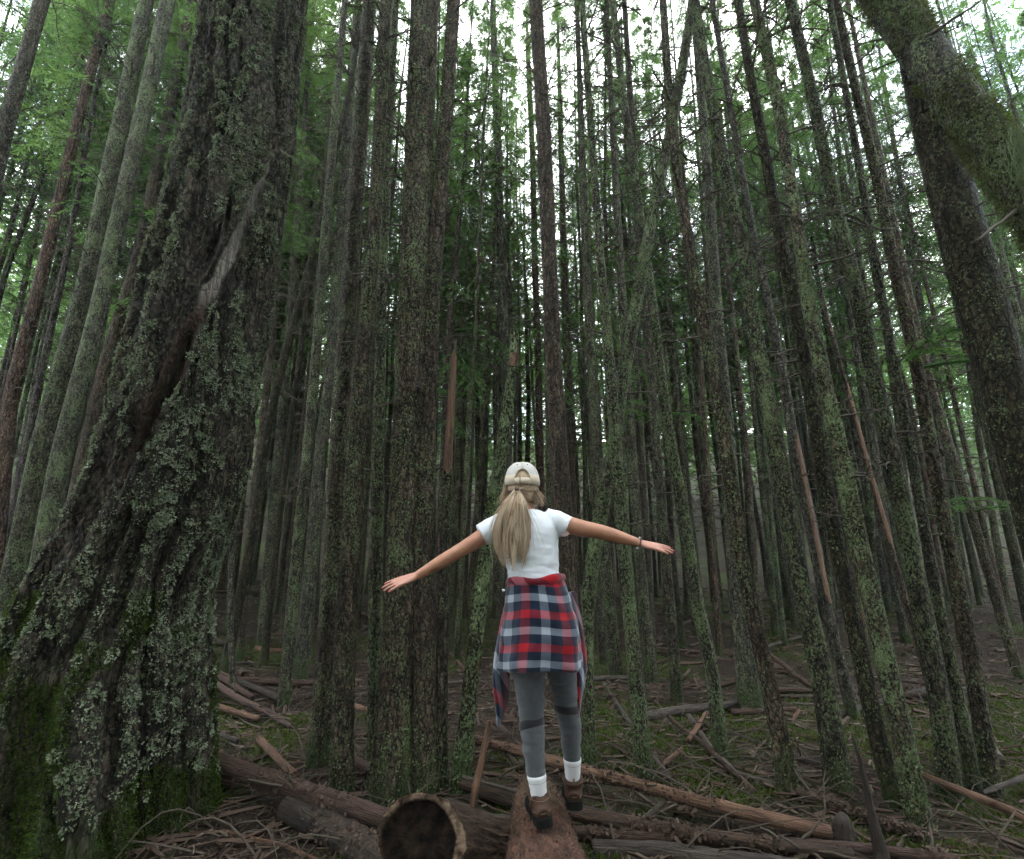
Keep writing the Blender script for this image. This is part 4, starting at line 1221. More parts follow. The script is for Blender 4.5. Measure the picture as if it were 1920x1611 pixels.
F('thin stick slanting down behind the peeled orange snag', [(845, 1228), (865, 1252), (885, 1278)], [7, 9], M_log_red, 'fallen_stick', 'stick')

# scattered extra poles over the slope
gx = np.random.default_rng(303)
extra = 0
while extra < 66:
    y = gx.uniform(4.2, 15); x = gx.uniform(-0.95, 0.95) * y
    if abs(x) < 0.6 and y < 4.6: continue
    L = gx.uniform(0.5, 2.4); a = gx.normal(0.2, 0.7); n = 6
    t = np.linspace(-0.5, 0.5, n)
    X = x + np.cos(a) * L * t + gx.normal(0, 0.02, n); Yv = y + np.sin(a) * L * t + gx.normal(0, 0.02, n)
    r = gx.uniform(0.012, 0.045)
    Z = gz(X, Yv); Z = np.polyval(np.polyfit(t, Z, 1), t) + r * 0.8 + 0.02
    P = np.stack([X, Yv, Z], -1); base = P.mean(0)
    me = log_mesh(P - base, np.linspace(r, r * 0.7, n), [M_log_grey, M_log_red, M_log_dark, M_log_brown][extra % 4], gx, 10, 0.08)
    o = obj('fallen_pole', me); o.location = [float(c) for c in base]
    lab_ = ['weathered grey', 'red-brown', 'dark damp', 'brown'][extra % 4] + (' short' if L < 1.1 else ' long' if L > 1.8 else '') + ' deadfall pole ' + next(z for b_, z in ZONES if x / y < b_)
    tag(o, lab_, 'pole', 'scattered small deadfall')
    extra += 1

# orange stick leaning against nothing but the log pile
def leaning_stick():
    g = np.random.default_rng(9)
    A = at(882, 1527, 2.95); B = at(919, 1352, 3.05)
    P = A + (B - A) * np.linspace(0, 1, 12)[:, None] + g.normal(0, 0.004, (12, 3)); base = A
    P[0][2] = min(P[0][2], float(gz(P[0][0], P[0][1])) - 0.02)
    o = obj('leaning_stick', log_mesh(P - base, np.linspace(0.019, 0.014, 12), M_log_orange, g, 12, 0.12))
    o.location = [float(c) for c in base]
    tag(o, 'peeled orange stick standing upright, leaning beside the walker\'s log', 'stick', None)
leaning_stick()

def spike_stump():
    g = np.random.default_rng(10)
    pts = [(1662, 1640), (1652, 1600), (1637, 1540), (1625, 1480), (1612, 1420), (1597, 1378)]
    Y = 2.95
    P = np.array([at(a, b, Y) for a, b in pts]); P[0][2] = min(P[0][2], float(gz(P[0][0], P[0][1])) - 0.05)
    Rr = np.array([0.046, 0.034, 0.021, 0.015, 0.011, 0.004])
    base = P[0]
    o = obj('spike_stump', log_mesh(P - base, Rr, M_log_dark, g, 16, 0.14)); o.location = [float(c) for c in base]
    tag(o, 'dark broken stem standing as a curved spike near the bottom edge', 'stump', None)
    P = np.array([at(1582, 1580, 3.1), at(1580, 1556, 3.1), at(1577, 1541, 3.1), at(1581, 1527, 3.12)]); P[0][2] = float(gz(P[0][0], P[0][1])) - 0.05
    o = obj('small_stump', log_mesh(P - P[0], [0.06, 0.055, 0.045, 0.02], M_log_dark, g, 12, 0.3)); o.location = [float(c) for c in P[0]]
    tag(o, 'small black rotten stump at the end of the long pole', 'stump', None)
spike_stump()

# the sawn log with the hollow, dark end
def sawn_log():
    g = np.random.default_rng(15)
    C = at(790, 1574, 2.74)
    r0 = 0.172
    ax = norm(np.array([0.62, 0.60, -0.42]))
    face = norm(np.array([0.10, 0.90, -0.40]))
    t = empty('sawn_log', C)
    S, sides = 90, 140
    s = np.linspace(0, 1.25, S)
    P = ax[None, :] * s[:, None]
    rad = r0 * (1 - 0.22 * s / 1.25)
    V, Q, T = tube(P, rad, sides, True)
    n = S * sides
    c = np.repeat(P, sides, 0); off = V[:n] - c
    ang = np.tile(np.arange(sides) / sides * 2 * math.pi, S)
    ss = np.repeat(s, sides)
    rd = fbm(np.stack([np.cos(ang) * 5, np.sin(ang) * 5, ss * 5], -1), 3)
    rg = fbm(np.stack([np.cos(ang) * 14, np.sin(ang) * 14, ss * 9], -1), 3)
    V[:n] = c + off * (1 + ((rd - 0.5) * 0.12 + (rg - 0.5) * 0.22) * (0.15 + 0.85 * smooth01(ss / 0.07)))[:, None]
    # shear the front so that the sawn face points at the viewer
    k = np.clip(1 - ss / 0.5, 0, 1)
    for i in range(n):
        pass
    dist = (V[:n] @ face)
    mv = np.where(ss < 0.5, -(dist - ss * (ax @ face)) / (ax @ face) * k, 0)
    V[:n] = V[:n] + ax[None, :] * mv[:, None]
    rim = V[:sides].copy()
    uv = np.stack([np.minimum(ang, 2 * math.pi - ang) * r0, ss], -1); uv = np.concatenate([uv, [[0, 0], [0, 0]]])
    T = T[sides:]          # leave the sawn end open: its face is a part of its own
    obj('bark', make_mesh('bark', V, Q, T, M_log_brown, True, None, uv), t)
    # sawn face: rim of pale wood, hollow core running inwards
    rings = [1.0, 0.985, 0.95, 0.90, 0.845, 0.82, 0.78, 0.5]
    deep = [-0.0, -0.004, -0.004, 0.0, 0.004, 0.012, 0.022, 0.03]
    VV = []
    a = np.arange(sides) / sides * 2 * math.pi
    wob = 0.07 * (fbm(np.stack([np.cos(a) * 2, np.sin(a) * 2, a * 0], -1), 3) - 0.5) * 2
    asym = 0.10 * np.cos(a - 2.4) + 0.03 * np.cos(a * 3)
    for q, (k_, d_) in enumerate(zip(rings, deep)):
        kk = k_ + (wob + asym if q >= 3 else 0)
        VV.append(rim * np.reshape(kk, (-1, 1)) + ax * d_ + g.normal(0, 0.0025 if q < 4 else 0.0012, (sides, 3)))
    VV.append(np.repeat(ax[None] * 0.035, 1, 0))
    V = np.concatenate(VV)
    Q = grid_quads(len(rings), sides, True)
    i = np.arange(sides); j = (i + 1) % sides; l0 = (len(rings) - 1) * sides
    T = np.stack([l0 + i, l0 + j, np.full(sides, len(V) - 1)], -1)
    m, ns, ls, bs, out = new_mat('sawn_wood')
    tc = ns.new('ShaderNodeTexCoord')
    n1 = noise(ns, ls, tc.outputs['Object'], 16, 4, 0.7)
    n2 = noise(ns, ls, tc.outputs['Object'], 70, 3, 0.7)
    col = mix(ns, ls, mrange(ns, ls, n1, 0.38, 0.6), (0.02, 0.013, 0.010), (0.14, 0.10, 0.07))
    col = mix(ns, ls, mrange(ns, ls, n2, 0.5, 0.7, 0, 0.6), col, (0.10, 0.055, 0.03))
    a1 = ns.new('ShaderNodeAttribute'); a1.attribute_name = 'rot'
    col = mix(ns, ls, a1.outputs['Fac'], col, mix(ns, ls, mrange(ns, ls, n1, 0.4, 0.7), (0.0022, 0.0018, 0.0016), (0.016, 0.010, 0.007)))
    ls.new(col, bs.inputs['Base Color']); bs.inputs['Specular IOR Level'].default_value = 0.04; bs.inputs['Roughness'].default_value = 0.9
    bump(ns, ls, n2, 0.7, 0.006, bs)
    rot = np.concatenate([np.full(sides, v) for v in (0.6, 0, 0, 0.05, 0.8, 1, 1, 1)] + [[1.0]])
    obj('sawn_face', make_mesh('sawn_face', V, Q, T, m, True, {'rot': rot}), t)
    tag(t, 'short sawn log with rotted hollow dark end facing the viewer', 'log', None)
sawn_log()

# the log the walker balances on
def walker_log():
    g = np.random.default_rng(21)
    ctr = [((1052, 1.15, 0.19), 0.205), ((1052, 2.0, 0.185), 0.190), ((1030, 2.66, 0.165), 0.176), ((1012, 3.2, 0.12), 0.155), ((1004, 3.75, 0.05), 0.13)]
    P = np.array([[0.165, 1.2, 0.18], [0.155, 2.0, 0.18], [0.150, 2.66, 0.165], [0.148, 3.2, 0.12], [0.15, 3.75, 0.05]])
    Rr = np.array([0.20, 0.188, 0.175, 0.155, 0.125])
    base = np.array([0.15, 2.66, 0.0])
    L, Rn = resample(P - base, Rr, 0.009)
    sides = 130
    V, Q, T = tube(L, Rn, sides, True)
    n = len(L) * sides
    c = np.repeat(L, sides, 0); off = V[:n] - c
    q = V[:n]
    k = 1 + (fbm(q * np.array([9, 3.5, 9]) + 3, 3) - 0.5) * 0.10 + (fbm(q * np.array([30, 16, 30]) + 7, 3) - 0.5) * 0.20 + (fbm(q * np.array([80, 60, 80]), 2) - 0.5) * 0.10
    V[:n] = c + off * k[:, None]
    m, ns, ls, bs, out = new_mat('crumbling_red_bark')
    tc = ns.new('ShaderNodeTexCoord'); co = tc.outputs['Object']
    a = noise(ns, ls, mapping(ns, ls, co, (1, 0.4, 1)), 22, 5, 0.7)
    b = noise(ns, ls, co, 85, 4, 0.7)
    d = noise(ns, ls, co, 6, 3, 0.6)
    col = mix(ns, ls, mrange(ns, ls, a, 0.32, 0.66), (0.016, 0.009, 0.006), (0.125, 0.062, 0.042))
    col = mix(ns, ls, mrange(ns, ls, b, 0.58, 0.75, 0, 0.8), col, (0.20, 0.115, 0.08))
    sx = ns.new('ShaderNodeSeparateXYZ'); ls.new(co, sx.inputs[0])
    far = mrange(ns, ls, sx.outputs['Y'], 0.1, 0.8)
    mf = math_(ns, ls, 'MULTIPLY', far, mrange(ns, ls, d, 0.45, 0.6), True)
    col = mix(ns, ls, math_(ns, ls, 'MULTIPLY', mf, 0.7), col, (0.07, 0.08, 0.035))
    ls.new(col, bs.inputs['Base Color']); bs.inputs['Roughness'].default_value = 0.92; bs.inputs['Specular IOR Level'].default_value = 0.2
    bump(ns, ls, math_(ns, ls, 'ADD', a, math_(ns, ls, 'MULTIPLY', b, 0.6)), 1.0, 0.02, bs)
    t = empty('walked_log', base)
    obj('log', make_mesh('log', V, Q, T, m, True), t)
    # crumbs of bark lying on it
    kk = 6000
    idx = np.where(V[:n][:, 2] > c[:, 2] + 0.02)[0]
    ci = idx[g.integers(0, len(idx), kk)]
    p0 = V[ci]; d3 = norm(g.normal(0, 1, (kk, 3)) * np.array([1, 1, 0.3]))
    V4, Q4 = diamonds(p0, p0 + d3 * g.uniform(0.006, 0.028, kk)[:, None] + np.array([0, 0, 0.006]), norm(np.cross(d3, [0, 0.3, 1.0])) * 0.0035)
    o = obj('bark_crumbs', make_mesh('bark_crumbs', V4, Q4, None, M_litter, False), t); o['kind'] = 'stuff'
    tag(t, 'crumbling red-brown log running away from the viewer under the walker\'s boots', 'log', None)
walker_log()

# ------------------------------------------------------------------ twigs, needles and moss tufts on the floor
def litter():
    g = np.random.default_rng(33)
    n = 15000
    y = 2.0 + g.random(n) ** 1.1 * 16; x = g.uniform(-1.05, 1.05, n) * (y + 0.6)
    L = g.uniform(0.04, 0.28, n) * (0.7 + g.random(n) ** 4 * 1.8)
    a = g.random(n) * 6.283
    S = 4; t = np.linspace(-0.5, 0.5, S)
    X = x[:, None] + np.cos(a)[:, None] * L[:, None] * t + g.normal(0, 0.008, (n, S)); Y = y[:, None] + np.sin(a)[:, None] * L[:, None] * t + g.normal(0, 0.008, (n, S))
    Z = gz(X, Y) + g.uniform(0.0, 0.03, n)[:, None] + g.normal(0, 0.18, n)[:, None] * L[:, None] * t * (g.random(n) < 0.4)[:, None]
    V, Q = tubes(np.stack([X, Y, Z], -1), (0.0018 + 0.016 * g.random(n) ** 4 * np.clip(y / 5, 0.6, 1.6) + L * 0.007)[:, None] * np.linspace(1.2, 0.6, S)[None, :], 4)
    o = obj('twig_litter', make_mesh('twig_litter', V, Q, None, M_litter, False))
    tag(o, 'scattered twigs and bark bits littering the forest floor', 'twigs', None, 'stuff')
    n = 5000
    y = 2.2 + g.random(n) ** 1.2 * 11; x = g.uniform(-1.05, 1.05, n) * (y + 0.4); L = g.uniform(0.03, 0.2, n); a = g.random(n) * 6.283
    t = np.linspace(-0.5, 0.5, 3)
    X = x[:, None] + np.cos(a)[:, None] * L[:, None] * t + g.normal(0, 0.005, (n, 3)); Y = y[:, None] + np.sin(a)[:, None] * L[:, None] * t
    V, Q = tubes(np.stack([X, Y, gz(X, Y) + g.uniform(0.008, 0.035, n)[:, None]], -1), (0.0016 + 0.008 * g.random(n) ** 3)[:, None] * np.ones(3), 4)
    o = obj('pale_twig_litter', make_mesh('pale_twig_litter', V, Q, None, M_litter_pale, False))
    tag(o, 'pale broken twigs and wood splinters strewn over the forest floor', 'twigs', None, 'stuff')
    # wispy thin brush standing off the floor
    n = 900
    y = 3.0 + g.random(n) ** 1.2 * 9; x = g.uniform(-1.0, 1.0, n) * y
    keep = ~((np.abs(x) < 0.5) & (y < 3.4)); x, y = x[keep], y[keep]; n = len(x)
    S = 7; t = np.linspace(0, 1, S)
    L = g.uniform(0.2, 0.8, n); a = g.random(n) * 6.283
    X = x[:, None] + np.cos(a)[:, None] * L[:, None] * t + g.normal(0, 0.012, (n, S)).cumsum(1); Y = y[:, None] + np.sin(a)[:, None] * L[:, None] * t + g.normal(0, 0.012, (n, S)).cumsum(1)
    hgt = g.uniform(0.02, 0.22, n)[:, None] * np.sin(t * math.pi * g.uniform(0.5, 1, n)[:, None])
    V, Q = tubes(np.stack([X, Y, gz(X, Y) + hgt], -1), np.linspace(0.005, 0.0015, S)[None, :] * g.uniform(0.6, 1.5, n)[:, None], 4)
    o = obj('dead_brush', make_mesh('dead_brush', V, Q, None, M_twig, False))
    tag(o, 'thin dead brush and bare sprigs lying about the forest floor', 'brush', None, 'stuff')
    # needles and bark chips
    n = 60000
    y = 2.0 + g.random(n) ** 1.2 * 8; x = g.uniform(-1.0, 1.0, n) * (y + 0.4)
    p = np.stack([x, y, gz(x, y) + 0.004], -1)
    d = norm(np.stack([g.normal(0, 1, n), g.normal(0, 1, n), g.normal(0, 0.35, n)], -1))
    ln = g.uniform(0.008, 0.034, n)
    V, Q = diamonds(p, p + d * ln[:, None], norm(np.cross(d, g.normal(0, 0.5, (n, 3)) + np.array([0, 0, 1.0]))) * (ln * 0.28)[:, None])
    o = obj('bark_chips', make_mesh('bark_chips', V, Q, None, M_litter, False))
    tag(o, 'fallen needles and bark chips covering the forest floor', 'litter', None, 'stuff')
    # moss tufts in the green patches
    n = 260000
    y = 2.4 + g.random(n) ** 1.1 * 10; x = g.uniform(-1.0, 1.0, n) * (y + 0.4)
    ok = moss_cover(x, y) > 0.575
    x, y = x[ok][:60000], y[ok][:60000]; n = len(x)
    p = np.stack([x, y, gz(x, y) - 0.004], -1)
    d = norm(np.stack([g.normal(0, 0.6, n), g.normal(0, 0.6, n), np.ones(n)], -1))
    V, Q = diamonds(p, p + d * g.uniform(0.015, 0.05, n)[:, None], norm(np.cross(d, g.normal(0, 1, (n, 3)))) * 0.006)
    o = obj('moss_carpet', make_mesh('moss_carpet', V, Q, None, M_moss, False, {'rnd': np.repeat(g.random(n), 4)}))
    tag(o, 'soft green moss growing in patches on the forest floor', 'moss', None, 'stuff')
litter()

# ------------------------------------------------------------------ the moist air between the trees
def haze():
    x0, x1, y0, y1, z0, z1 = -104, 104, -64, 99, -2.5, 48
    V = [(x, y, z) for z in (z0, z1) for y in (y0, y1) for x in (x0, x1)]
    Q = [[0, 2, 3, 1], [4, 5, 7, 6], [0, 1, 5, 4], [2, 6, 7, 3], [0, 4, 6, 2], [1, 3, 7, 5]]
    m = bpy.data.materials.new('green_lit_haze'); m.use_nodes = True
    ns, ls = m.node_tree.nodes, m.node_tree.links; ns.clear()
    out = ns.new('ShaderNodeOutputMaterial'); v = ns.new('ShaderNodeVolumePrincipled')
    v.inputs['Color'].default_value = (0.74, 0.95, 0.77, 1); v.inputs['Density'].default_value = 0.0013; v.inputs['Anisotropy'].default_value = 0.35  # green tint puts leaf-filtered light into the haze colour
    ls.new(v.outputs[0], out.inputs['Volume'])
    o = obj('haze', make_mesh('haze', V, Q, None, m, False))
    tag(o, 'thin moist haze hanging between the trees', 'haze', None, 'stuff')
haze()

# ------------------------------------------------------------------ the walker
PY = 2.66
def remesh(name, bag, voxel, smooth_it, mat, disp=None):
    """weld overlapping shapes into one continuous surface"""
    me = bag.mesh(name + '_raw', None)
    o = bpy.data.objects.new(name + '_raw', me)
    scene.collection.objects.link(o)
    m = o.modifiers.new('weld', 'REMESH'); m.mode = 'VOXEL'; m.voxel_size = voxel; m.use_smooth_shade = True
    s = o.modifiers.new('soft', 'SMOOTH'); s.factor = 0.5; s.iterations = smooth_it
    dg = bpy.context.evaluated_depsgraph_get()
    out = bpy.data.meshes.new_from_object(o.evaluated_get(dg))
    bpy.data.objects.remove(o)
    bpy.data.meshes.remove(me)
    out.name = name
    n = len(out.vertices)
    if disp is not None:
        co = np.empty(n * 3, dtype=np.float32); out.vertices.foreach_get('co', co); co = co.reshape(-1, 3).astype(np.float64)
        co = co + vnormals(out) * disp(co)[:, None]
        out.vertices.foreach_set('co', co.astype(np.float32).ravel()); out.update()
    out.polygons.foreach_set('use_smooth', np.full(len(out.polygons), True))
    out.materials.clear(); out.materials.append(mat)
    return out

def ell_loft(bag, rings, sides=48):
    """rings: (centre xyz, half width x, half depth y)"""
    P = np.array([r[0] for r in rings], float); rx = np.array([r[1] for r in rings]); ry = np.array([r[2] for r in rings])
    s = np.linspace(0, 1, len(P)); q = np.linspace(0, 1, len(P) * 5)
    def ci(v):   # smooth interpolation
        out = np.interp(q, s, v)
        for _ in range(4): out[1:-1] = out[1:-1] * 0.5 + (out[:-2] + out[2:]) * 0.25
        return out
    P = np.stack([ci(P[:, i]) for i in range(3)], -1); rx, ry = ci(rx), ci(ry)
    a = np.arange(sides) / sides * 2 * math.pi
    ca, sa = np.cos(a), np.sin(a)
    V = P[:, None, :] + np.stack([rx[:, None] * ca, ry[:, None] * sa, np.zeros((len(P), sides))], -1)
    S = len(P)
    V = np.concatenate([V.reshape(-1, 3), P[:1], P[-1:]])
    i = np.arange(sides); j = (i + 1) % sides
    T = np.concatenate([np.stack([np.full(sides, S * sides), j, i], -1), np.stack([np.full(sides, S * sides + 1), (S - 1) * sides + i, (S - 1) * sides + j], -1)])
    bag.add(V, grid_quads(S, sides, True), T)

def limb(bag, pts, rad, sides=24, ry=None):
    pts = np.array(pts, float)
    s = np.linspace(0, 1, len(pts)); q = np.linspace(0, 1, len(pts) * 6)
    P = np.stack([np.interp(q, s, pts[:, i]) for i in range(3)], -1); r = np.interp(q, s, rad)
    r2 = None if ry is None else np.interp(q, s, ry)
    for _ in range(5):
        P[1:-1] = P[1:-1] * 0.5 + (P[:-2] + P[2:]) * 0.25; r[1:-1] = r[1:-1] * 0.5 + (r[:-2] + r[2:]) * 0.25
    V, Q, T = tube(P, r, sides, True, r2)
    bag.add(V, Q, T)

def ball(bag, c, rx, ry, rz, n=20):
    th = np.linspace(0.02, math.pi - 0.02, n); a = np.arange(2 * n) / (2 * n) * 2 * math.pi
    V = np.stack([rx * np.sin(th)[:, None] * np.cos(a), ry * np.sin(th)[:, None] * np.sin(a), rz * np.cos(th)[:, None] * np.ones_like(a)], -1).reshape(-1, 3) + c
    m = 2 * n
    top, bot = np.array([[c[0], c[1], c[2] + rz]]), np.array([[c[0], c[1], c[2] - rz]])
    V = np.concatenate([V, top, bot]); i = np.arange(m); j = (i + 1) % m
    T = np.concatenate([np.stack([np.full(m, n * m), i, j], -1), np.stack([np.full(m, n * m + 1), (n - 1) * m + j, (n - 1) * m + i], -1)])
    bag.add(V, grid_quads(n, m, True), T)

def cloth(name, col, rough=0.9, rib=0.0, ribscale=300, var=0.06, sheen=0.2, axis='X'):
    m, ns, ls, bs, out = new_mat(name)
    tc = ns.new('ShaderNodeTexCoord'); co = tc.outputs['Object']
    n = noise(ns, ls, co, 60, 3, 0.6)
    ls.new(mix(ns, ls, n, tuple(c * (1 - var) for c in col), tuple(min(1, c * (1 + var)) for c in col)), bs.inputs['Base Color'])
    bs.inputs['Roughness'].default_value = rough; bs.inputs['Specular IOR Level'].default_value = 0.2
    bs.inputs['Sheen Weight'].default_value = sheen
    h = noise(ns, ls, co, 500, 2, 0.6)
    if rib:
        wv = ns.new('ShaderNodeTexWave'); wv.bands_direction = axis; wv.inputs['Scale'].default_value = ribscale
        ls.new(co, wv.inputs['Vector'])
        h = math_(ns, ls, 'ADD', math_(ns, ls, 'MULTIPLY', wv.outputs['Fac'], rib), h)
    bump(ns, ls, h, 0.5, 0.0025, bs)
    return m

def skin_material():
    m, ns, ls, bs, out = new_mat('skin')
    tc = ns.new('ShaderNodeTexCoord'); co = tc.outputs['Object']
    n = noise(ns, ls, co, 18, 4, 0.6)
    col = mix(ns, ls, n, (0.21, 0.092, 0.052), (0.39, 0.19, 0.118))
    at1 = ns.new('ShaderNodeAttribute'); at1.attribute_name = 'hand'
    col = mix(ns, ls, at1.outputs['Fac'], col, (0.34, 0.165, 0.118))
    ls.new(col, bs.inputs['Base Color'])
    bs.inputs['Roughness'].default_value = 0.5; bs.inputs['Specular IOR Level'].default_value = 0.4
    bs.inputs['Subsurface Weight'].default_value = 0.12
    bs.inputs['Subsurface Radius'].default_value = (0.012, 0.004, 0.002)
    bump(ns, ls, noise(ns, ls, co, 350, 3, 0.6), 0.12, 0.002, bs)
    return m
M_skin = skin_material()
M_shirt = cloth('white_rib_knit', (0.60, 0.63, 0.67), 0.9, 1.2, 140, 0.04)
M_legging = cloth('grey_marl_leggings', (0.050, 0.055, 0.061), 0.85, 0.6, 170, 0.35)
M_legging_dark = cloth('black_panel', (0.009, 0.009, 0.011), 0.8, 0.3, 170, 0.2)
M_sock = cloth('white_sock', (0.50, 0.50, 0.51), 0.95, 1.0, 190, 0.08)
M_boot = plain('brown_boot_leather', (0.042, 0.021, 0.013), 0.7, 0.2, 0.45, 40, 0.4, 260)
M_boot_trim = plain('tan_stitching', (0.13, 0.08, 0.055), 0.8)
M_sole = plain('dark_rubber', (0.007, 0.007, 0.0065), 0.9, 0.08, 0.3, 50, 0.5, 120)
M_cap = plain('cream_cotton', (0.36, 0.30, 0.23), 0.92, 0.2, 0.08, 30, 0.35, 420, 0.2)
M_cap_mesh = cloth('white_cap_panel', (0.40, 0.39, 0.37), 0.9, 0.8, 230, 0.05)
M_black = plain('black_strap', (0.01, 0.01, 0.011), 0.6)
M_metal = plain('silver_metal', (0.6, 0.6, 0.62), 0.3, 0.8)
M_nail = plain('pink_nail_polish', (0.42, 0.07, 0.09), 0.25, 0.6)
M_bead = plain('dark_wood_beads', (0.07, 0.045, 0.035), 0.5, 0.4)
M_bead2 = plain('white_beads', (0.65, 0.63, 0.6), 0.4, 0.5)

def hair_material(name='blonde_hair'):
    m, ns, ls, bs, out = new_mat(name)
    a = ns.new('ShaderNodeAttribute'); a.attribute_name = 'rnd'
    r = ramp(ns, [(0.0, (0.10, 0.062, 0.036)), (0.35, (0.27, 0.18, 0.11)), (0.7, (0.37, 0.275, 0.19)), (1.0, (0.50, 0.395, 0.285))])
    ls.new(a.outputs['Fac'], r.inputs[0]); ls.new(r.outputs[0], bs.inputs['Base Color'])
    bs.inputs['Roughness'].default_value = 0.45; bs.inputs['Specular IOR Level'].default_value = 0.35
    return m
M_hair = hair_material()

def plaid_material():
    m, ns, ls, bs, out = new_mat('plaid_flannel')
    uvn = ns.new('ShaderNodeTexCoord')
    sep = ns.new('ShaderNodeSeparateXYZ'); ls.new(uvn.outputs['UV'], sep.inputs[0])
    W, NV, RD = (0.23, 0.25, 0.285), (0.0028, 0.008, 0.021), (0.25, 0.0035, 0.009)
    def bands(v, seq):
        fr = math_(ns, ls, 'FRACT', v)
        r = ns.new('ShaderNodeValToRGB'); r.color_ramp.interpolation = 'CONSTANT'
        el = r.color_ramp.elements
        while len(el) < len(seq): el.new(0.5)
        for e, (p, c) in zip(el, seq): e.position = p; e.color = (*c, 1)
        ls.new(fr, r.inputs[0]); return r.outputs[0]
    warp = bands(sep.outputs['X'], [(0.0, W), (0.22, NV), (0.5, RD), (0.74, NV)])
    weft = bands(sep.outputs['Y'], [(0.0, W), (0.22, NV), (0.5, RD), (0.74, NV)])
    def root(c):
        g_ = ns.new('ShaderNodeGamma'); g_.inputs[1].default_value = 0.4545; ls.new(c, g_.inputs[0]); return g_.outputs[0]
    gm = ns.new('ShaderNodeGamma'); gm.inputs[1].default_value = 2.2
    ls.new(mix(ns, ls, 0.5, root(warp), root(weft)), gm.inputs[0]); col = gm.outputs[0]
    tw = noise(ns, ls, mapping(ns, ls, uvn.outputs['UV'], (40, 160, 1)), 3, 2, 0.6)
    col2 = mix(ns, ls, mrange(ns, ls, tw, 0.3, 0.7, 0.0, 0.3), col, weft)
    ls.new(col2, bs.inputs['Base Color'])
    bs.inputs['Roughness'].default_value = 0.95; bs.inputs['Specular IOR Level'].default_value = 0.1; bs.inputs['Sheen Weight'].default_value = 0.25
    bump(ns, ls, tw, 0.4, 0.002, bs)
    return m
M_plaid = plaid_material()

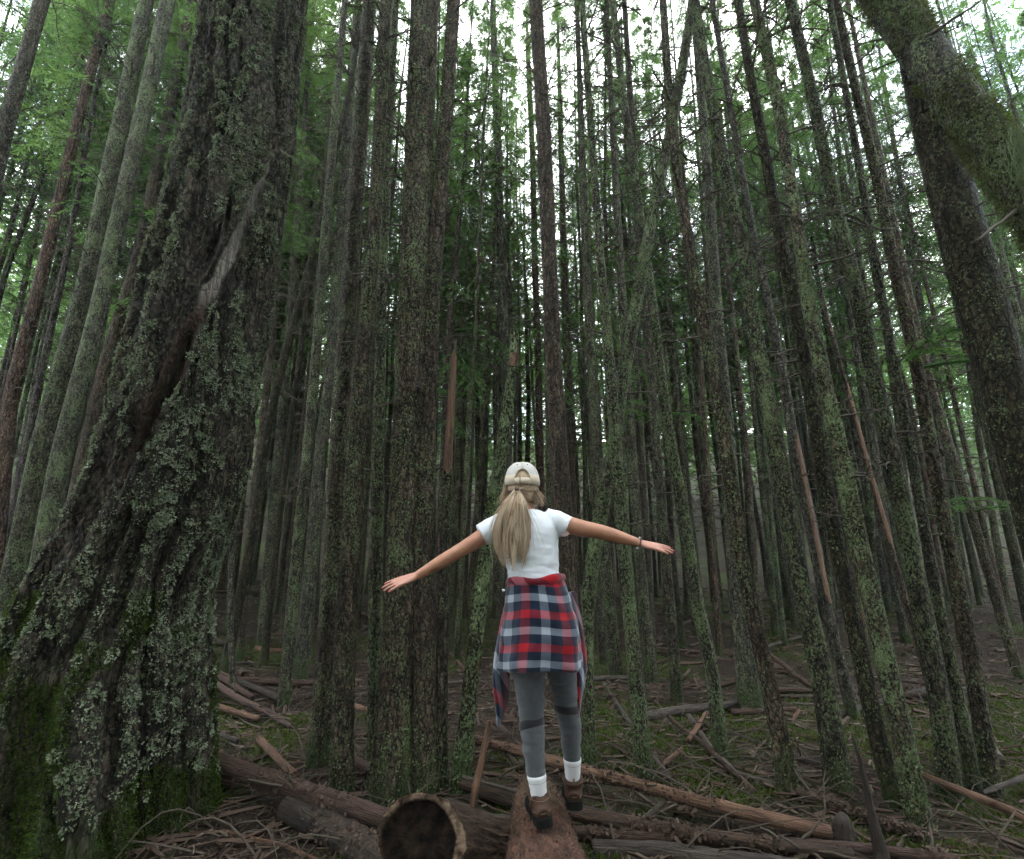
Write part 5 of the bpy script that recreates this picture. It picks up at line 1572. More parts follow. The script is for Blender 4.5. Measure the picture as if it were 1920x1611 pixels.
def build_walker():
    g = np.random.default_rng(88)
    foot_l = at(1016, 1552, 2.64)
    root = np.array([0.15, 2.66, 0.345])
    person = empty('person', root)
    def W(px, py, Y=PY): return at(px, py, Y) - root
    def fin(me, name, parent): return obj(name, me, parent)

    # --- joints measured in the photograph
    head = W(979, 908, 2.68)
    neck = W(985, 958, 2.675)
    shL, shR = W(938, 984), W(1043, 978)
    elL, elR = W(860, 1034, 2.63), W(1130, 998, 2.64)
    wrL, wrR = W(783, 1079, 2.62), W(1196, 1018, 2.64)
    hipL, hipR = W(990, 1190), W(1040, 1190, 2.69)
    knL, knR = W(998, 1358, 2.69), W(1063, 1326, 2.83)
    anL, anR = W(1011, 1490, 2.66), W(1073, 1446, 2.88)

    def hand(bag, wrist, d, lat, nrm, mirror, nails):
        """palm and five fingers; d along the hand, lat towards the thumb, nrm back of the hand"""
        d, lat, nrm = norm(d), norm(lat), norm(nrm)
        pal = wrist + d * 0.045
        lat = norm(lat - d * lat.dot(d)); nrm = norm(nrm - d * nrm.dot(d) - lat * nrm.dot(lat))
        ss = np.array([-0.012, 0.0, 0.014, 0.030, 0.050, 0.070, 0.086, 0.096]); wl = np.array([0.0215, 0.0225, 0.026, 0.031, 0.035, 0.0365, 0.036, 0.031]); wn = np.array([0.0175, 0.0165, 0.0155, 0.015, 0.014, 0.0125, 0.011, 0.008])
        q_ = np.linspace(ss[0], ss[-1], 24); wl, wn = np.interp(q_, ss, wl), np.interp(q_, ss, wn)
        a_ = np.arange(28) / 28 * 2 * math.pi
        V = (wrist + np.outer(q_, d))[:, None, :] + wl[:, None, None] * np.cos(a_)[None, :, None] * lat + wn[:, None, None] * np.sin(a_)[None, :, None] * nrm
        V = np.concatenate([V.reshape(-1, 3), [wrist + d * q_[0]], [wrist + d * q_[-1]]])
        i_ = np.arange(28); j_ = (i_ + 1) % 28
        bag.add(V, grid_quads(24, 28, True), np.concatenate([np.stack([np.full(28, 672), j_, i_], -1), np.stack([np.full(28, 673), 23 * 28 + i_, 23 * 28 + j_], -1)]))
        L = [0.080, 0.090, 0.084, 0.066]
        for i, ln in enumerate(L):
            off = (1.5 - i) * 0.0192
            spread = (1.5 - i) * 0.08
            b0 = wrist + d * (0.090 - abs(i - 1.2) * 0.004) + lat * off
            dd = norm(d + lat * spread)
            curl = [0.02, 0.03, 0.06, 0.10][i]
            p1 = b0 + dd * ln * 0.45 - nrm * 0.002
            p2 = p1 + norm(dd - nrm * (0.07 + curl)) * ln * 0.32
            p3 = p2 + norm(dd - nrm * (0.16 + curl * 2)) * ln * 0.25
            limb(bag, [b0 - dd * 0.02, b0, p1, p2, p3], [0.0085, 0.0088, 0.0078, 0.0072, 0.0052], 12)
            nails.append((p3, norm(p3 - p2), nrm))
        tb = wrist + d * 0.028 + lat * 0.018 - nrm * 0.004
        t1 = tb + norm(d * 0.85 - nrm * 0.50 + lat * 0.25) * 0.038
        t2 = t1 + norm(d * 0.95 - nrm * 0.22) * 0.028
        limb(bag, [tb - lat * 0.012, tb, t1, t2], [0.011, 0.0105, 0.0085, 0.006], 12)

    # --- the body: one continuous surface
    b = Bag()
    ball(b, head + np.array([0, 0, 0.005]), 0.074, 0.094, 0.108)
    ball(b, head + np.array([0, 0.035, -0.05]), 0.058, 0.062, 0.07)          # jaw
    ball(b, head + np.array([0, 0.098, -0.012]), 0.012, 0.018, 0.022)        # nose
    for s in (-1, 1):
        ball(b, head + np.array([s * 0.077, 0.0, -0.012]), 0.009, 0.02, 0.031)   # ears
    ball(b, head + np.array([0, 0.086, -0.052]), 0.022, 0.012, 0.006)        # lips
    limb(b, [head + np.array([0, -0.01, -0.06]), neck, W(988, 985)], [0.052, 0.05, 0.062])
    ell_loft(b, [(W(988, 970), 0.07, 0.05), (W(989, 985), 0.15, 0.075), (W(990, 1010), 0.145, 0.095), (W(994, 1040), 0.128, 0.092), (W(999, 1075), 0.118, 0.085), (W(1006, 1110), 0.125, 0.088), (W(1013, 1160), 0.155, 0.105), (W(1015, 1200), 0.158, 0.11)])
    limb(b, [shL + np.array([0.03, 0, 0]), shL, (shL * 0.5 + elL * 0.5) + np.array([0, 0, -0.004]), elL, elL * 0.62 + wrL * 0.38, wrL], [0.05, 0.047, 0.041, 0.034, 0.033, 0.0215])
    limb(b, [shR - np.array([0.03, 0, 0]), shR, (shR * 0.5 + elR * 0.5) + np.array([0, 0, -0.006]), elR, elR * 0.62 + wrR * 0.38, wrR], [0.05, 0.048, 0.043, 0.036, 0.034, 0.022])
    nails = []
    hdL = W(712, 1104, 2.60) - wrL
    hdR = W(1273, 1034, 2.62) - wrR
    hand(b, wrL, hdL, np.array([0.0, 1.0, 0.7]), np.cross(np.array([0.0, 1.0, 0.7]), hdL), 1, nails)
    hand(b, wrR, hdR, np.array([0.0, 1.0, 0.55]), np.cross(hdR, np.array([0.0, 1.0, 0.55])) * 1.0, -1, nails)
    limb(b, [hipL + np.array([0, 0, 0.06]), hipL, hipL * 0.5 + knL * 0.5, knL, knL * 0.6 + anL * 0.4, anL, anL - np.array([0, 0, 0.05])], [0.07, 0.075, 0.062, 0.045, 0.045, 0.030, 0.03])
    limb(b, [hipR + np.array([0, 0, 0.06]), hipR, hipR * 0.5 + knR * 0.5, knR, knR * 0.6 + anR * 0.4, anR, anR - np.array([0, 0, 0.05])], [0.07, 0.075, 0.062, 0.043, 0.043, 0.030, 0.03])
    me = remesh('body', b, 0.0042, 3, M_skin)
    co = np.array([v.co[:] for v in me.vertices])
    hm = np.maximum(smooth01((wrL[0] + 0.02 - co[:, 0]) / 0.06), smooth01((co[:, 0] - wrR[0] + 0.02) / 0.06))
    a_ = me.attributes.new('hand', 'FLOAT', 'POINT'); a_.data.foreach_set('value', hm.astype(np.float32))
    body = fin(me, 'body', person)
    for s in (-1, 1):
        bb = Bag(); ball(bb, head + np.array([s * 0.03, 0.082, 0.005]), 0.012, 0.012, 0.010, 8)
        fin(bb.mesh('eye', plain('eye', (0.5, 0.5, 0.5), 0.2)), 'eye', body)
    for k, (p, d, n_) in enumerate(nails):
        bb = Bag(); s_ = norm(np.cross(d, n_))
        q = p - d * 0.002 + n_ * 0.0042
        V = np.array([q - d * 0.008 - s_ * 0.0042, q - d * 0.008 + s_ * 0.0042, q + d * 0.003 + s_ * 0.0038, q + d * 0.003 - s_ * 0.0038, q + d * 0.0075])
        V = np.concatenate([V, V - n_ * 0.0025])
        bb.add(V, [[0, 1, 2, 3], [5, 8, 7, 6]], [[3, 2, 4], [8, 9, 7], [3, 4, 9], [3, 9, 8], [4, 2, 7], [4, 7, 9]])
        fin(bb.mesh('fingernail', M_nail), 'fingernail', body)

    # --- t-shirt
    b = Bag()
    ell_loft(b, [(W(985, 957), 0.085, 0.062), (W(986, 965), 0.128, 0.076), (W(988, 978), 0.163, 0.094), (W(990, 998), 0.157, 0.106), (W(993, 1028), 0.143, 0.104), (W(997, 1058), 0.136, 0.098), (W(1002, 1082), 0.134, 0.097), (W(1006, 1100), 0.136, 0.100)])
    for sh, el, opx, s in ((shL, elL, W(903, 1003, 2.645), -1), (shR, elR, W(1064, 988, 2.65), 1)):
        d = norm(opx - sh)
        limb(b, [sh - d * 0.07, sh, opx, opx + d * 0.001], [0.050, 0.060, 0.0560, 0.054], 28)
        ball(b, sh + np.array([-s * 0.012, 0, -0.004]), 0.060, 0.062, 0.060)
    def folds(co):
        z = co[:, 2]
        low = smooth01((W(1000, 1040)[2] - z) / 0.1)
        f = (fbm(np.stack([co[:, 0] * 7 + z * 6, co[:, 1] * 4, z * 20], -1), 3) - 0.5) * 0.022
        side = (fbm(np.stack([co[:, 0] * 16 - z * 9, co[:, 1] * 3, z * 9], -1), 2) - 0.5) * 0.012
        return f * (0.45 + 0.75 * low) + side
    shirt = fin(remesh('t_shirt', b, 0.005, 6, M_shirt, folds), 't_shirt', person)
    # hem bands on the sleeves
    for sh, opx in ((shL, W(903, 1003, 2.645)), (shR, W(1064, 988, 2.65))):
        d = norm(opx - sh); bb = Bag()
        V, Q, T = tube([opx - d * 0.010, opx - d * 0.005, opx + d * 0.001, opx + d * 0.003], [0.0545, 0.0560, 0.0555, 0.0525], 36)
        bb.add(V, Q, T); fin(bb.mesh('sleeve_hem', M_shirt), 'sleeve_hem', shirt)
    bb = Bag(); c = W(1057, 1001, 2.62)
    V = np.array([[-0.012, 0, 0.010], [0.020, 0, 0.014], [0.030, 0, 0.000], [0.012, 0, -0.012], [-0.012, 0, -0.006]]) + c
    V = np.concatenate([V, V + np.array([0, 0.012, 0])])
    bb.add(V, [[0, 1, 6, 5], [1, 2, 7, 6], [2, 3, 8, 7], [3, 4, 9, 8], [4, 0, 5, 9]], [[0, 3, 2], [0, 2, 1], [0, 4, 3], [5, 7, 8], [5, 6, 7], [5, 8, 9]])
    fin(bb.mesh('armhole_flap', cloth('pink_lining', (0.5, 0.33, 0.33)), False), 'armhole_flap', shirt)

    # --- leggings with dark knee bands
    b = Bag()
    ell_loft(b, [(W(1004, 1088), 0.126, 0.092), (W(1008, 1120), 0.140, 0.102), (W(1013, 1160), 0.164, 0.118), (W(1015, 1200), 0.168, 0.122), (W(1015, 1225), 0.155, 0.105)])
    L_l = [(hipL, 0.095), (W(991, 1255, 2.67), 0.083), (W(995, 1305, 2.685), 0.067), (W(997, 1358, 2.69), 0.056), (W(1000, 1392, 2.675), 0.0555), (W(1003, 1425, 2.665), 0.047), (W(1005.5, 1455, 2.66), 0.041)]
    L_r = [(hipR, 0.095), (W(1052, 1250, 2.74), 0.078), (W(1058, 1290, 2.79), 0.064), (W(1063, 1326, 2.83), 0.060), (W(1069, 1360, 2.84), 0.0555), (W(1071, 1395, 2.86), 0.049), (W(1073, 1424, 2.875), 0.042)]
    for Lg in (L_l, L_r):
        limb(b, [p for p, r in Lg], [r for p, r in Lg], 36)
    def lf(co): return (fbm(np.stack([co[:, 0] * 10, co[:, 1] * 10, co[:, 2] * 34], -1), 3) - 0.5) * 0.013
    leg = fin(remesh('leggings', b, 0.005, 5, M_legging, lf), 'leggings', person)
    for c0, r0, dn, tilt in ((W(997, 1357, 2.69), 0.0600, L_l[4][0] - L_l[2][0], 0.010), (W(1063, 1326, 2.83), 0.0660, L_r[4][0] - L_r[2][0], -0.012)):
        dn = norm(dn); e1 = norm(np.cross(dn, [0, 1, 0])); e2 = np.cross(e1, dn)
        if e1[0] < 0: e1 = -e1
        if e2[1] < 0: e2 = -e2
        a = np.arange(48) / 48 * 2 * math.pi
        VV = []
        for dz, k in ((-0.019, 0.97), (-0.016, 1.0), (0, 1.015), (0.016, 1.0), (0.019, 0.97)):
            arch = dz + 0.016 * np.maximum(0, -np.sin(a)) + tilt * np.cos(a)
            VV.append(c0 + np.outer(np.cos(a), e1) * r0 * k + np.outer(np.sin(a), e2) * r0 * k - np.outer(arch, dn))
        bb = Bag(); bb.add(np.concatenate(VV), grid_quads(5, 48, True))
        fin(bb.mesh('knee_band', M_legging_dark), 'knee_band', leg)
    # --- socks
    def sock(top, low, r0, r1):
        bb = Bag()
        n = 9; t = np.linspace(0, 1, n)
        P = top + (low - top) * t[:, None]
        rr = np.interp(t, [0, 0.08, 0.2, 0.6, 1], [r0 * 1.04, r0 * 1.07, r0 * 0.98, (r0 + r1) / 2, r1]) * (1 + 0.02 * np.sin(t * 22))
        V, Q, T = tube(P, rr, 32)
        bb.add(V, Q, T)
        s = fin(bb.mesh('sock', M_sock), 'sock', person)
        b2 = Bag(); q = top + (low - top) * 0.22
        V, Q, T = tube([q, q + (low - top) * 0.03], [r0 * 1.005, r0 * 0.995], 32, False); b2.add(V, Q)
        fin(b2.mesh('stripe', plain('sock_stripe', (0.35, 0.35, 0.37), 0.9)), 'stripe', s)
    sock(W(1006, 1452, 2.655), W(1012, 1504, 2.655), 0.0420, 0.033)
    sock(W(1073, 1421, 2.872), W(1074, 1462, 2.885), 0.0425, 0.035)

    # --- boots
    def boot(heel, fwd, up, collar, size=1.0):
        """heel: centre of the heel sole on the ground side; fwd along the foot; up away from the sole"""
        fwd, up = norm(fwd), norm(up); up = norm(up - fwd * up.dot(fwd)); rt = np.cross(fwd, up)
        def L(x, y, z): return heel + rt * x * size + fwd * y * size + up * z * size
        bt = Bag()
        limb(bt, [collar, collar * 0.6 + L(0, 0.035, 0.08) * 0.4, L(0, 0.035, 0.075), L(0, 0.035, 0.035)], [0.047 * size, 0.046 * size, 0.045 * size, 0.042 * size], 28)
        sec = [(-0.018, 0.028, 0.034), (0.01, 0.039, 0.055), (0.06, 0.041, 0.06), (0.12, 0.043, 0.048), (0.17, 0.046, 0.038), (0.215, 0.042, 0.030), (0.25, 0.024, 0.02)]
        pts = [L(0, y, 0.028 + h * 0.5) for y, w, h in sec]
        V, Q, T = tube(np.array(pts), [w * size for y, w, h in sec], 28, True, [(h * 0.5 + 0.012) * size for y, w, h in sec])
        bt.add(V, Q, T)
        me = remesh('boot', bt, 0.0045, 4, M_boot)
        bo = fin(me, 'boot', person)
        # sole: outline extruded, stepped heel
        ol = [(-0.030, 0.018), (-0.034, 0.0), (-0.030, -0.018)]
        ys = np.array([-0.034, -0.02, 0.02, 0.07, 0.12, 0.17, 0.21, 0.245, 0.268]); ws = np.array([0.02, 0.038, 0.044, 0.041, 0.042, 0.049, 0.047, 0.032, 0.006])
        left = [(-w, y) for y, w in zip(ys, ws)]; right = [(w, y) for y, w in zip(ys, ws)][::-1]
        o_ = left + right; m_ = len(o_)
        V = []
        for z in (0.0, 0.004, 0.030, 0.036):
            k = 1.0 if 0 < z < 0.035 else 0.95
            V += [L(x * k, y, z + (0.010 if (0.075 < y < 0.11 and z < 0.01) else 0)) for x, y in o_]
        V = np.array(V); Q = grid_quads(4, m_, True)
        V = np.concatenate([V, [L(0, 0.11, 0.004)], [L(0, 0.11, 0.03)]])
        i = np.arange(m_); j = (i + 1) % m_
        T = np.concatenate([np.stack([np.full(m_, 4 * m_), i, j], -1), np.stack([np.full(m_, 4 * m_ + 1), 3 * m_ + j, 3 * m_ + i], -1)])
        bb = Bag(); bb.add(V, Q, T)
        so = fin(bb.mesh('sole', M_sole, False), 'sole', bo)
        # lugs on the heel
        # heel counter and seams
        for z, k, nm, mt in ((0.052, 1.02, 'seam', M_boot_trim), (0.098, 1.035, 'seam', M_boot_trim)):
            a = np.linspace(math.pi * 1.0, math.pi * 2.0, 20)
            cy = 0.035 if z > 0.09 else 0.022
            rr = (0.0475 if z > 0.09 else 0.0435) * k
            PP = np.array([L(np.cos(t) * rr, cy + np.sin(t) * (rr if z > 0.09 else rr * 1.02), z + 0.006 * abs(math.cos(t))) for t in a])
            V, Q, T = tube(PP, 0.0012, 6); bb = Bag(); bb.add(V, Q, T)
            fin(bb.mesh(nm, mt), nm, bo)
        # padded collar and pull tab
        ax = norm(collar - L(0, 0.035, 0.075))
        a = np.arange(28) / 28 * 2 * math.pi
        V, Q, T = tube([collar - ax * 0.012, collar - ax * 0.004, collar + ax * 0.006, collar + ax * 0.010], np.array([0.048, 0.052, 0.050, 0.040]) * size, 28)
        bb = Bag(); bb.add(V, Q, T); fin(bb.mesh('collar', M_boot), 'collar', bo)
        q = collar - fwd * 0.049 * size
        V, Q, T = tube([q - ax * 0.004, q + ax * 0.006 - fwd * 0.003, q + ax * 0.016], [0.005, 0.005, 0.004], 8, True, [0.002, 0.002, 0.002]); bb = Bag(); bb.add(V, Q, T)
        fin(bb.mesh('pull_tab', M_boot_trim), 'pull_tab', bo)
    hl = W(1020, 1548, 2.61)
    boot(hl, np.array([-0.16, 1.0, -0.04]), np.array([-0.10, 0.0, 1.0]), W(1012, 1503, 2.652), 0.98)
    hr = W(1077, 1516, 2.86)
    boot(hr, np.array([0.02, 1.0, -0.08]), np.array([0.0, 0.08, 1.0]), W(1074, 1460, 2.885), 0.98)

    # --- plaid shirt tied round the waist
    def sheet(rows, cols, fn):
        V = np.empty((rows, cols, 3)); UV = np.empty((rows, cols, 2))
        for i in range(rows):
            for j in range(cols):
                V[i, j], UV[i, j] = fn(i / (rows - 1), j / (cols - 1))
        return V.reshape(-1, 3), grid_quads(rows, cols, False), UV.reshape(-1, 2)
    prof = [(1086, 1003.5, 0.137, 0.105), (1100, 1006, 0.146, 0.113), (1122, 1009, 0.158, 0.122), (1160, 1013, 0.180, 0.136), (1200, 1014.5, 0.193, 0.142), (1240, 1014, 0.198, 0.140), (1250, 1014, 0.196, 0.136)]
    pp = np.array(prof)
    def skirt(v, u):
        py = 1086 + (1248 - 1086) * v
        cx = np.interp(py, pp[:, 0], pp[:, 1]); rx = np.interp(py, pp[:, 0], pp[:, 2]); ry = np.interp(py, pp[:, 0], pp[:, 3])
        a = math.pi * (1.5 + (u - 0.5) * 1.38)
        c = W(cx, py, 2.67)
        k = 1 + v * 0.055 * math.sin(a * 5.5 + 1.2 + 1.5 * v) + 0.03 * v * math.sin(a * 12 + v * 5) + 0.016 * math.sin(v * 17 + a * 3) * (1 - 0.5 * v) + 0.012 * math.sin(v * 31 - a * 5)
        p = c + np.array([math.cos(a) * rx * k, math.sin(a) * ry * k, 0])
        p[2] += -0.012 * v * math.sin(a * 2.2 + 0.4) - 0.014 * v * max(0, -math.sin(a))
        s = (a - math.pi * 1.5) * 0.155
        return p, ((s + 0.012 * v) / 0.172 + 0.985, v * 2.79 + 0.55 + 0.05 * math.sin(a * 3 + 1))
    V, Q, UV = sheet(46, 110, skirt)
    pl = obj('plaid_shirt', make_mesh('plaid_shirt', V, Q, None, M_plaid, True, None, UV), person)
    sm = pl.modifiers.new('thickness', 'SOLIDIFY'); sm.thickness = 0.004
    # rolled collar band at the waist
    a = np.linspace(math.pi * 0.78, math.pi * 2.22, 60)
    c0 = W(1004, 1090, 2.665)
    PP = np.stack([c0[0] + np.cos(a) * 0.138, c0[1] + np.sin(a) * 0.107, c0[2] + 0.010 * np.cos(a) + 0.008 - 0.006 * np.sin(a * 3)], -1)
    V, Q, T = tube(PP, 0.019 + 0.003 * np.sin(a * 5), 20, True, 0.011 + 0.003 * np.sin(a * 7 + 1))
    ang = np.tile(np.arange(20) / 20, 60); along = np.repeat(np.linspace(0, 1, 60), 20)
    uv = np.stack([0.42 + along * 1.9 + 0.06 * np.sin(ang * 6.28), 0.60 + 0.10 * np.sin(ang * 6.28 + along * 6)], -1)
    uv = np.concatenate([uv, [[0.6, 0.6], [0.6, 0.6]]])
    o = obj('rolled_collar', make_mesh('rolled_collar', V, Q, T, M_plaid, True, None, uv), pl)
    # the two sleeves hanging at the sides
    def sleeve(line, widths, twist, uo):
        line = np.array(line); n = 40
        s = np.linspace(0, 1, len(line)); q = np.linspace(0, 1, n)
        P = np.stack([np.interp(q, s, line[:, i]) for i in range(3)], -1)
        for _ in range(8): P[1:-1] = P[1:-1] * 0.5 + (P[:-2] + P[2:]) * 0.25
        w = np.interp(q, np.linspace(0, 1, len(widths)), widths)
        Tt, Nn, Bb = frames(P)
        V, UV = [], []
        m = 22
        for i in range(n):
            tw = twist[0] + twist[1] * q[i]
            e1 = Bb[i] * math.cos(tw) + Nn[i] * math.sin(tw); e2 = np.cross(Tt[i], e1)
            for j in range(m):
                t = j / m * 2 * math.pi
                fold = 1 + 0.25 * math.sin(3 * t + q[i] * 5) * 0.5
                V.append(P[i] + e1 * math.cos(t) * w[i] + e2 * math.sin(t) * w[i] * 0.42 * fold)
                UV.append((uo + 0.55 * math.cos(t) + 0.35 * q[i] + 0.4, q[i] * 2.0 + 0.25 * math.cos(t)))
        V += [P[0], P[-1]]; UV += [(0, 0), (0, 0)]
        i = np.arange(m); j = (i + 1) % m
        T = np.concatenate([np.stack([np.full(m, n * m), j, i], -1), np.stack([np.full(m, n * m + 1), (n - 1) * m + i, (n - 1) * m + j], -1)])
        obj('sleeve', make_mesh('sleeve', np.array(V), grid_quads(n, m, True), T, M_plaid, True, None, np.array(UV)), pl)
    sleeve([W(960, 1110, 2.77), W(950, 1180, 2.77), W(941, 1230, 2.74), W(940, 1280, 2.73), W(941, 1325, 2.73), W(935, 1362, 2.73)], [0.025, 0.04, 0.045, 0.054, 0.060, 0.046, 0.014], (0.3, 0.9), 0.1)
    sleeve([W(1070, 1110, 2.79), W(1082, 1180, 2.80), W(1091, 1235, 2.80), W(1090, 1280, 2.80), W(1086, 1320, 2.80), W(1085, 1345, 2.80)], [0.025, 0.036, 0.036, 0.036, 0.028, 0.016, 0.006], (0.2, 1.1), 0.45)

    # --- something dark on a strap carried in front of the hip
    bb = Bag()
    limb(bb, [W(950, 1060, 2.80), W(947, 1085, 2.80), W(945, 1105, 2.80)], [0.006, 0.006, 0.006], 8)
    st = fin(bb.mesh('strap', M_black), 'strap', person)
    bb = Bag(); ball(bb, W(949, 1112, 2.80), 0.020, 0.02, 0.024, 10)
    fin(bb.mesh('clip', M_black), 'clip', st)
    bb = Bag(); ball(bb, W(944, 1107, 2.785), 0.008, 0.006, 0.007, 8)
    fin(bb.mesh('buckle', M_metal), 'buckle', st)

    # --- bracelet
    br = empty('bracelet', (0, 0, 0)); br.parent = person
    d = norm(wrR - elR); e1 = norm(np.cross(d, [0, 1, 0])); e2 = np.cross(d, e1)
    c = wrR + d * 0.004
    for k in range(18):
        t = k / 18 * 2 * math.pi
        bb = Bag(); ball(bb, c + (e1 * math.cos(t) + e2 * math.sin(t)) * 0.0265 + d * 0.003 * math.sin(t), 0.0048, 0.0048, 0.0048, 6)
        o = obj('bead', bb.mesh('bead', M_bead2 if k in (0, 8, 9, 10, 13) else M_bead), br)

    # --- cap worn backwards: dome with an arched opening over the strap
    rx, ry, rz = 0.0885, 0.106, 0.112
    cc = head + np.array([0.0, -0.002, 0.012])
    tilt = 0.10
    def cap_pt(a, t, k=1.0):
        """a: 0 faces the viewer (the back opening); t: 0 at the band, 1 at the crown"""
        e = t * math.pi / 2
        r = math.cos(e) ** 0.62 if t < 1 else 0
        x, y, z = math.sin(a) * rx * r * k, -math.cos(a) * ry * r * k, math.sin(e) * rz * k
        y, z = y * math.cos(tilt) + z * math.sin(tilt) * 0.4, z * math.cos(tilt) - y * math.sin(tilt) * -0.45
        return cc + np.array([x, y, z - 0.012])
    na, nt = 120, 44
    V = np.array([cap_pt((j / na) * 2 * math.pi, i / nt) for i in range(nt + 1) for j in range(na)])
    Q = []
    for i in range(nt):
        for j in range(na):
            a = (j + 0.5) / na * 2 * math.pi; a = a - 2 * math.pi if a > math.pi else a
            t = (i + 0.5) / nt
            if 0.13 < t < 0.13 + 0.26 * math.sqrt(max(0, 1 - (a / 0.40) ** 2)) and abs(a) < 0.40: continue
            k = (j + 1) % na
            Q.append([i * na + j, i * na + k, (i + 1) * na + k, (i + 1) * na + j])
    cap = obj('cap', make_mesh('cap', V, Q, None, M_cap_mesh, True), person)
    so = cap.modifiers.new('thickness', 'SOLIDIFY'); so.thickness = 0.003; so.offset = 1
    # lower cream band left and right of the strap
    def band(a0, a1, t0, t1, k, mat, nm, thick=0.002):
        m = max(4, int(abs(a1 - a0) * 14)); VV = []
        for tt in (t0, (t0 + t1) / 2, t1):
            VV += [cap_pt(a0 + (a1 - a0) * i / m, tt, k) for i in range(m + 1)]
        o = obj(nm, make_mesh(nm, np.array(VV), grid_quads(3, m + 1, False), None, mat, True), cap)
        s2 = o.modifiers.new('thickness', 'SOLIDIFY'); s2.thickness = thick; s2.offset = 1
        return o
    band(0.42, 2 * math.pi - 0.42, -0.06, 0.24, 1.03, M_cap, 'brow_band')
    band(-0.44, 0.44, -0.055, 0.125, 1.035, M_cap, 'strap')
    band(-0.16, -0.115, -0.075, 0.14, 1.055, M_bead, 'strap_buckle')
    # arch piping, panel seams and eyelets
    def piping(pts, r, nm, mat):
        V, Q, T = tube(np.array(pts), r, 6); bb = Bag(); bb.add(V, Q, T); fin(bb.mesh(nm, mat), nm, cap)
    arch = [cap_pt(0.42 * math.sin(th), 0.125 + 0.285 * math.cos(th), 1.045) for th in np.linspace(-math.pi / 2, math.pi / 2, 24)]
    piping(arch, 0.0032, 'arch_binding', M_cap)
    for da in (-0.035, 0.035):
        piping([cap_pt(da / max(0.15, math.cos(t * 1.5)), t, 1.037) for t in np.linspace(0.44, 0.93, 14)], 0.0018, 'seam', M_cap)
    for s in (-1, 1):
        for k in (1, 2):
            piping([cap_pt(s * k * math.pi / 3, t, 1.034) for t in np.linspace(0.02, 0.97, 16)], 0.0015, 'seam', M_cap)
        bb = Bag(); ball(bb, cap_pt(s * 0.42, 0.62, 1.035), 0.0032, 0.0032, 0.0032, 6); fin(bb.mesh('eyelet', M_bead), 'eyelet', cap)
    bb = Bag(); ball(bb, cap_pt(0, 1.0, 1.03), 0.009, 0.009, 0.005, 8); fin(bb.mesh('button', M_boot_trim), 'button', cap)
    # bill pointing forward
    VV = []
    for i in range(8):
        f = i / 7
        for j in range(17):
            a = math.pi + (j / 16 - 0.5) * 1.5
            p = cap_pt(a, 0.02, 1.0)
            VV.append(p + np.array([0, 1, -0.25]) * f * 0.072 * math.cos((j / 16 - 0.5) * 2.6) + np.array([0, 0, -0.012 * f * abs(j / 8 - 1) ** 2]))
    o = obj('bill', make_mesh('bill', np.array(VV), grid_quads(8, 17, False), None, M_cap, True), cap)
    s2 = o.modifiers.new('thickness', 'SOLIDIFY'); s2.thickness = 0.003

    # --- hair: scalp layer, drawn-back strands, ponytail, loose side locks
    bb = Bag()
    ball(bb, head + np.array([0, -0.006, 0.004]), 0.082, 0.098, 0.109, 26)
    ball(bb, head + np.array([0, -0.022, -0.05]), 0.070, 0.062, 0.062, 20)
    me = remesh('scalp_hair', bb, 0.006, 4, M_hair)
    co = np.array([v.co[:] for v in me.vertices])
    tie = W(969, 918, 2.555)
    dd_ = np.arctan2(co[:, 0] - tie[0], co[:, 2] - tie[2])
    rn = np.clip(0.25 + 0.6 * vnoise(np.stack([dd_ * 14, dd_ * 0, dd_ * 0], -1)), 0, 1)
    a_ = me.attributes.new('rnd', 'FLOAT', 'POINT'); a_.data.foreach_set('value', rn.astype(np.float32))
    hair = fin(me, 'hair', person)

    def strands(roots, ctrl, rad, name, tone):
        """roots (n,3), ctrl (n,S,3) control points; rad per strand"""
        n, S, _ = ctrl.shape
        K = 26
        s = np.linspace(0, 1, S); q = np.linspace(0, 1, K)
        P = np.empty((n, K, 3))
        for i in range(3):
            for j in range(n): P[j, :, i] = np.interp(q, s, ctrl[j, :, i])
        for _ in range(5): P[:, 1:-1] = P[:, 1:-1] * 0.5 + (P[:, :-2] + P[:, 2:]) * 0.25
        env = np.interp(q, [0, 0.1, 0.75, 1], [0.8, 1, 0.85, 0.12])
        V, Q = tubes(P, rad[:, None] * env[None, :], 4)
        o = obj(name, make_mesh(name, V, Q, None, M_hair, True, {'rnd': np.repeat(tone, K * 4)}), hair)
        o['kind'] = 'stuff'
        return o
    n = 1150
    # ponytail: a fan of locks hanging against the back, drifting to the left
    lock = g.integers(0, 46, n)
    lu = g.uniform(-1, 1, 46); lv = g.random(46)
    ends = g.uniform(0.62, 1.0, 46)
    u = np.clip(lu[lock] + g.normal(0, 0.10, n), -1.05, 1.05)
    v = np.clip(lv[lock] + g.normal(0, 0.12, n), 0, 1)
    ph = (lu * 9)[lock] + g.normal(0, 0.25, n)
    Ls = np.clip(ends[lock] + g.normal(0, 0.04, n), 0.45, 1.04)
    prf_y = [918, 930, 950, 975, 1005, 1035, 1062]
    prf_c = [969, 968, 964, 960.5, 959.5, 961, 962]
    prf_w = [3.5, 13, 23, 32, 34, 30, 22]
    S = 12
    ctrl = np.empty((n, S, 3))
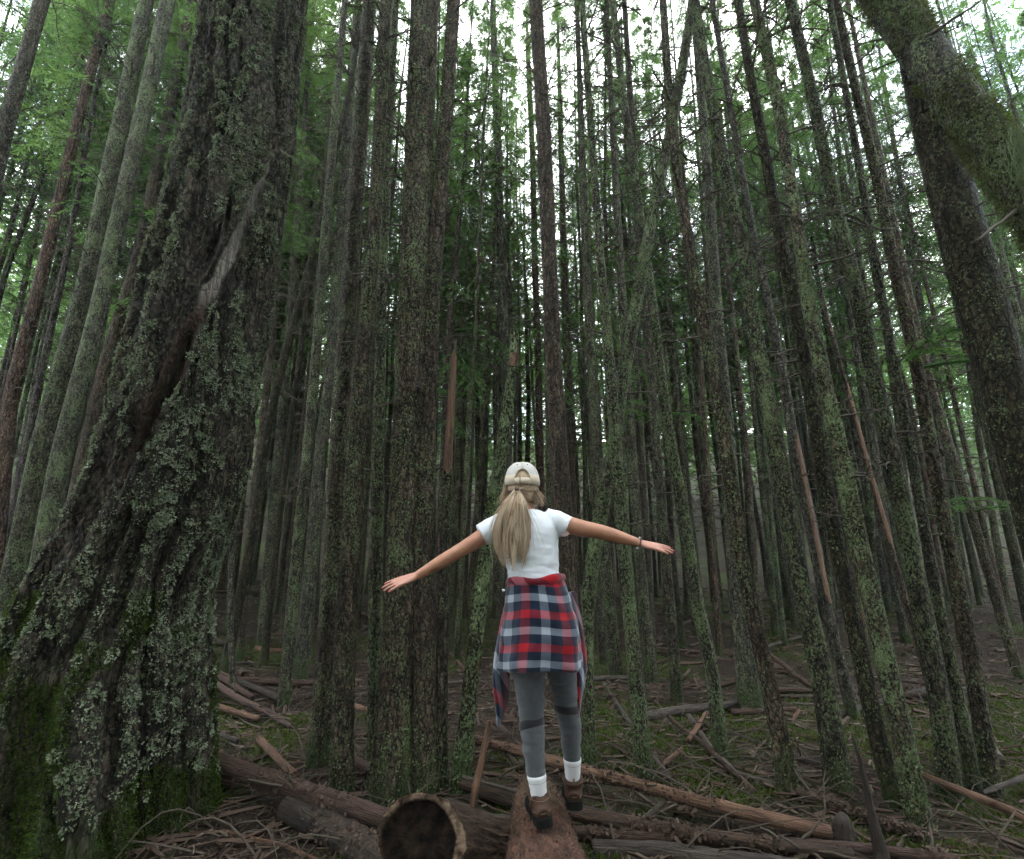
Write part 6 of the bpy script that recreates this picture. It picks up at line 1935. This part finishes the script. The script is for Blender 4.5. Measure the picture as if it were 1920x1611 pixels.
    for k in range(S):
        t = k / (S - 1)
        py = 917 + t * Ls * (1066 - 917)
        cx = np.interp(py, prf_y, prf_c); wx = np.interp(py, prf_y, prf_w)
        px = cx + u * wx * (1 - 0.25 * t * (Ls < 0.75)) + np.sin(t * 9 + ph) * 2.6 * t + np.sin(t * 17 + ph * 2) * 1.0 * t
        bulge = np.interp(py, [917, 925, 945, 975, 1010, 1066], [2.548, 2.530, 2.522, 2.528, 2.540, 2.552])
        Yd = bulge + 0.022 * (u ** 2) * np.minimum(1, t * 3) - (v - 0.35) * 0.030 * np.minimum(1, t * 4) + 0.004 * np.sin(t * 11 + ph)
        for j in range(n): ctrl[j, k] = W(px[j], py[j], Yd[j])
    tone = np.clip(0.05 + 0.8 * (g.random(46))[lock] + 0.4 * (v - 0.3) + g.normal(0, 0.12, n), 0, 1)
    strands(None, ctrl, g.uniform(0.0010, 0.0019, n), 'ponytail', tone)
    # flyaways round the tail
    n = 130
    ctrl = np.empty((n, 8, 3))
    for j in range(n):
        u0 = g.uniform(-1.2, 1.2); le = g.uniform(0.4, 1.05); dr = g.normal(0, 9); ph_ = g.uniform(0, 6)
        for k in range(8):
            t = k / 7; py = 920 + t * le * 140
            ctrl[j, k] = W(np.interp(py, prf_y, prf_c) + u0 * np.interp(py, prf_y, prf_w) + dr * t * t + 3.5 * t * math.sin(5 * t + ph_), py, 2.525 + 0.02 * abs(u0) + 0.01 * math.sin(ph_ + t * 3))
    strands(None, ctrl, g.uniform(0.0005, 0.0009, n), 'flyaway_hair', np.clip(g.normal(0.65, 0.2, n), 0, 1))
    # tie
    V, Q, T = tube([tie + np.array([0, -0.004, 0.004]), tie + np.array([0, -0.010, -0.003]), tie + np.array([0, -0.014, -0.010])], [0.011, 0.0125, 0.011], 14)
    bb = Bag(); bb.add(V, Q, T); fin(bb.mesh('hair_tie', plain('dark_elastic', (0.05, 0.035, 0.03), 0.8)), 'hair_tie', hair)
    # strands drawn back under the cap towards the tie
    n = 420
    ctrl = np.empty((n, 6, 3))
    for j in range(n):
        s = -1 if j % 2 else 1
        a0 = s * g.uniform(0.15, 1.9); t0 = g.uniform(-0.28, 0.03)
        for k in range(6):
            f = k / 5
            a = a0 * (1 - f) + s * 0.10 * f; tt = t0 * (1 - f) + (-0.17) * f - 0.05 * math.sin(f * 3.14) * g.uniform(0.5, 1.3)
            r = 1.0 - 0.05 * f
            p = np.array([math.sin(a) * 0.0865 * r, -math.cos(a) * 0.103 * r, tt * 0.16]) + head
            ctrl[j, k] = p * (1 - f ** 3) + tie * f ** 3
    strands(None, ctrl, g.uniform(0.0009, 0.0016, n), 'drawn_back_hair', np.clip(g.normal(0.5, 0.2, n), 0, 1))
    # loose locks beside the neck
    for side, cnt, x0, x1, y0, y1 in ((1, 300, 1000, 1014, 908, 950), (-1, 150, 944, 950, 908, 948)):
        ctrl = np.empty((cnt, 7, 3))
        for j in range(cnt):
            xa = g.uniform(x0 - 8 * (side > 0), x0 + 6); xb = g.uniform(x0 - 6, x1 + 6) + side * g.random() ** 3 * 9
            ye = g.uniform(y0 + 22, y1 + 2); Yd = g.uniform(2.63, 2.72)
            for k in range(7):
                f = k / 6
                ctrl[j, k] = W(xa + (xb - xa) * f ** 1.2 + math.sin(f * 6 + j) * 0.9 * f, y0 + (ye - y0) * f, Yd - 0.02 * f)
        strands(None, ctrl, g.uniform(0.0009, 0.0017, cnt), 'loose_hair', np.clip(g.normal(0.42, 0.2, cnt), 0, 1))
    tag(person, 'person seen from behind balancing on a log with arms spread, white shirt, plaid round waist', 'person', None)
build_walker()
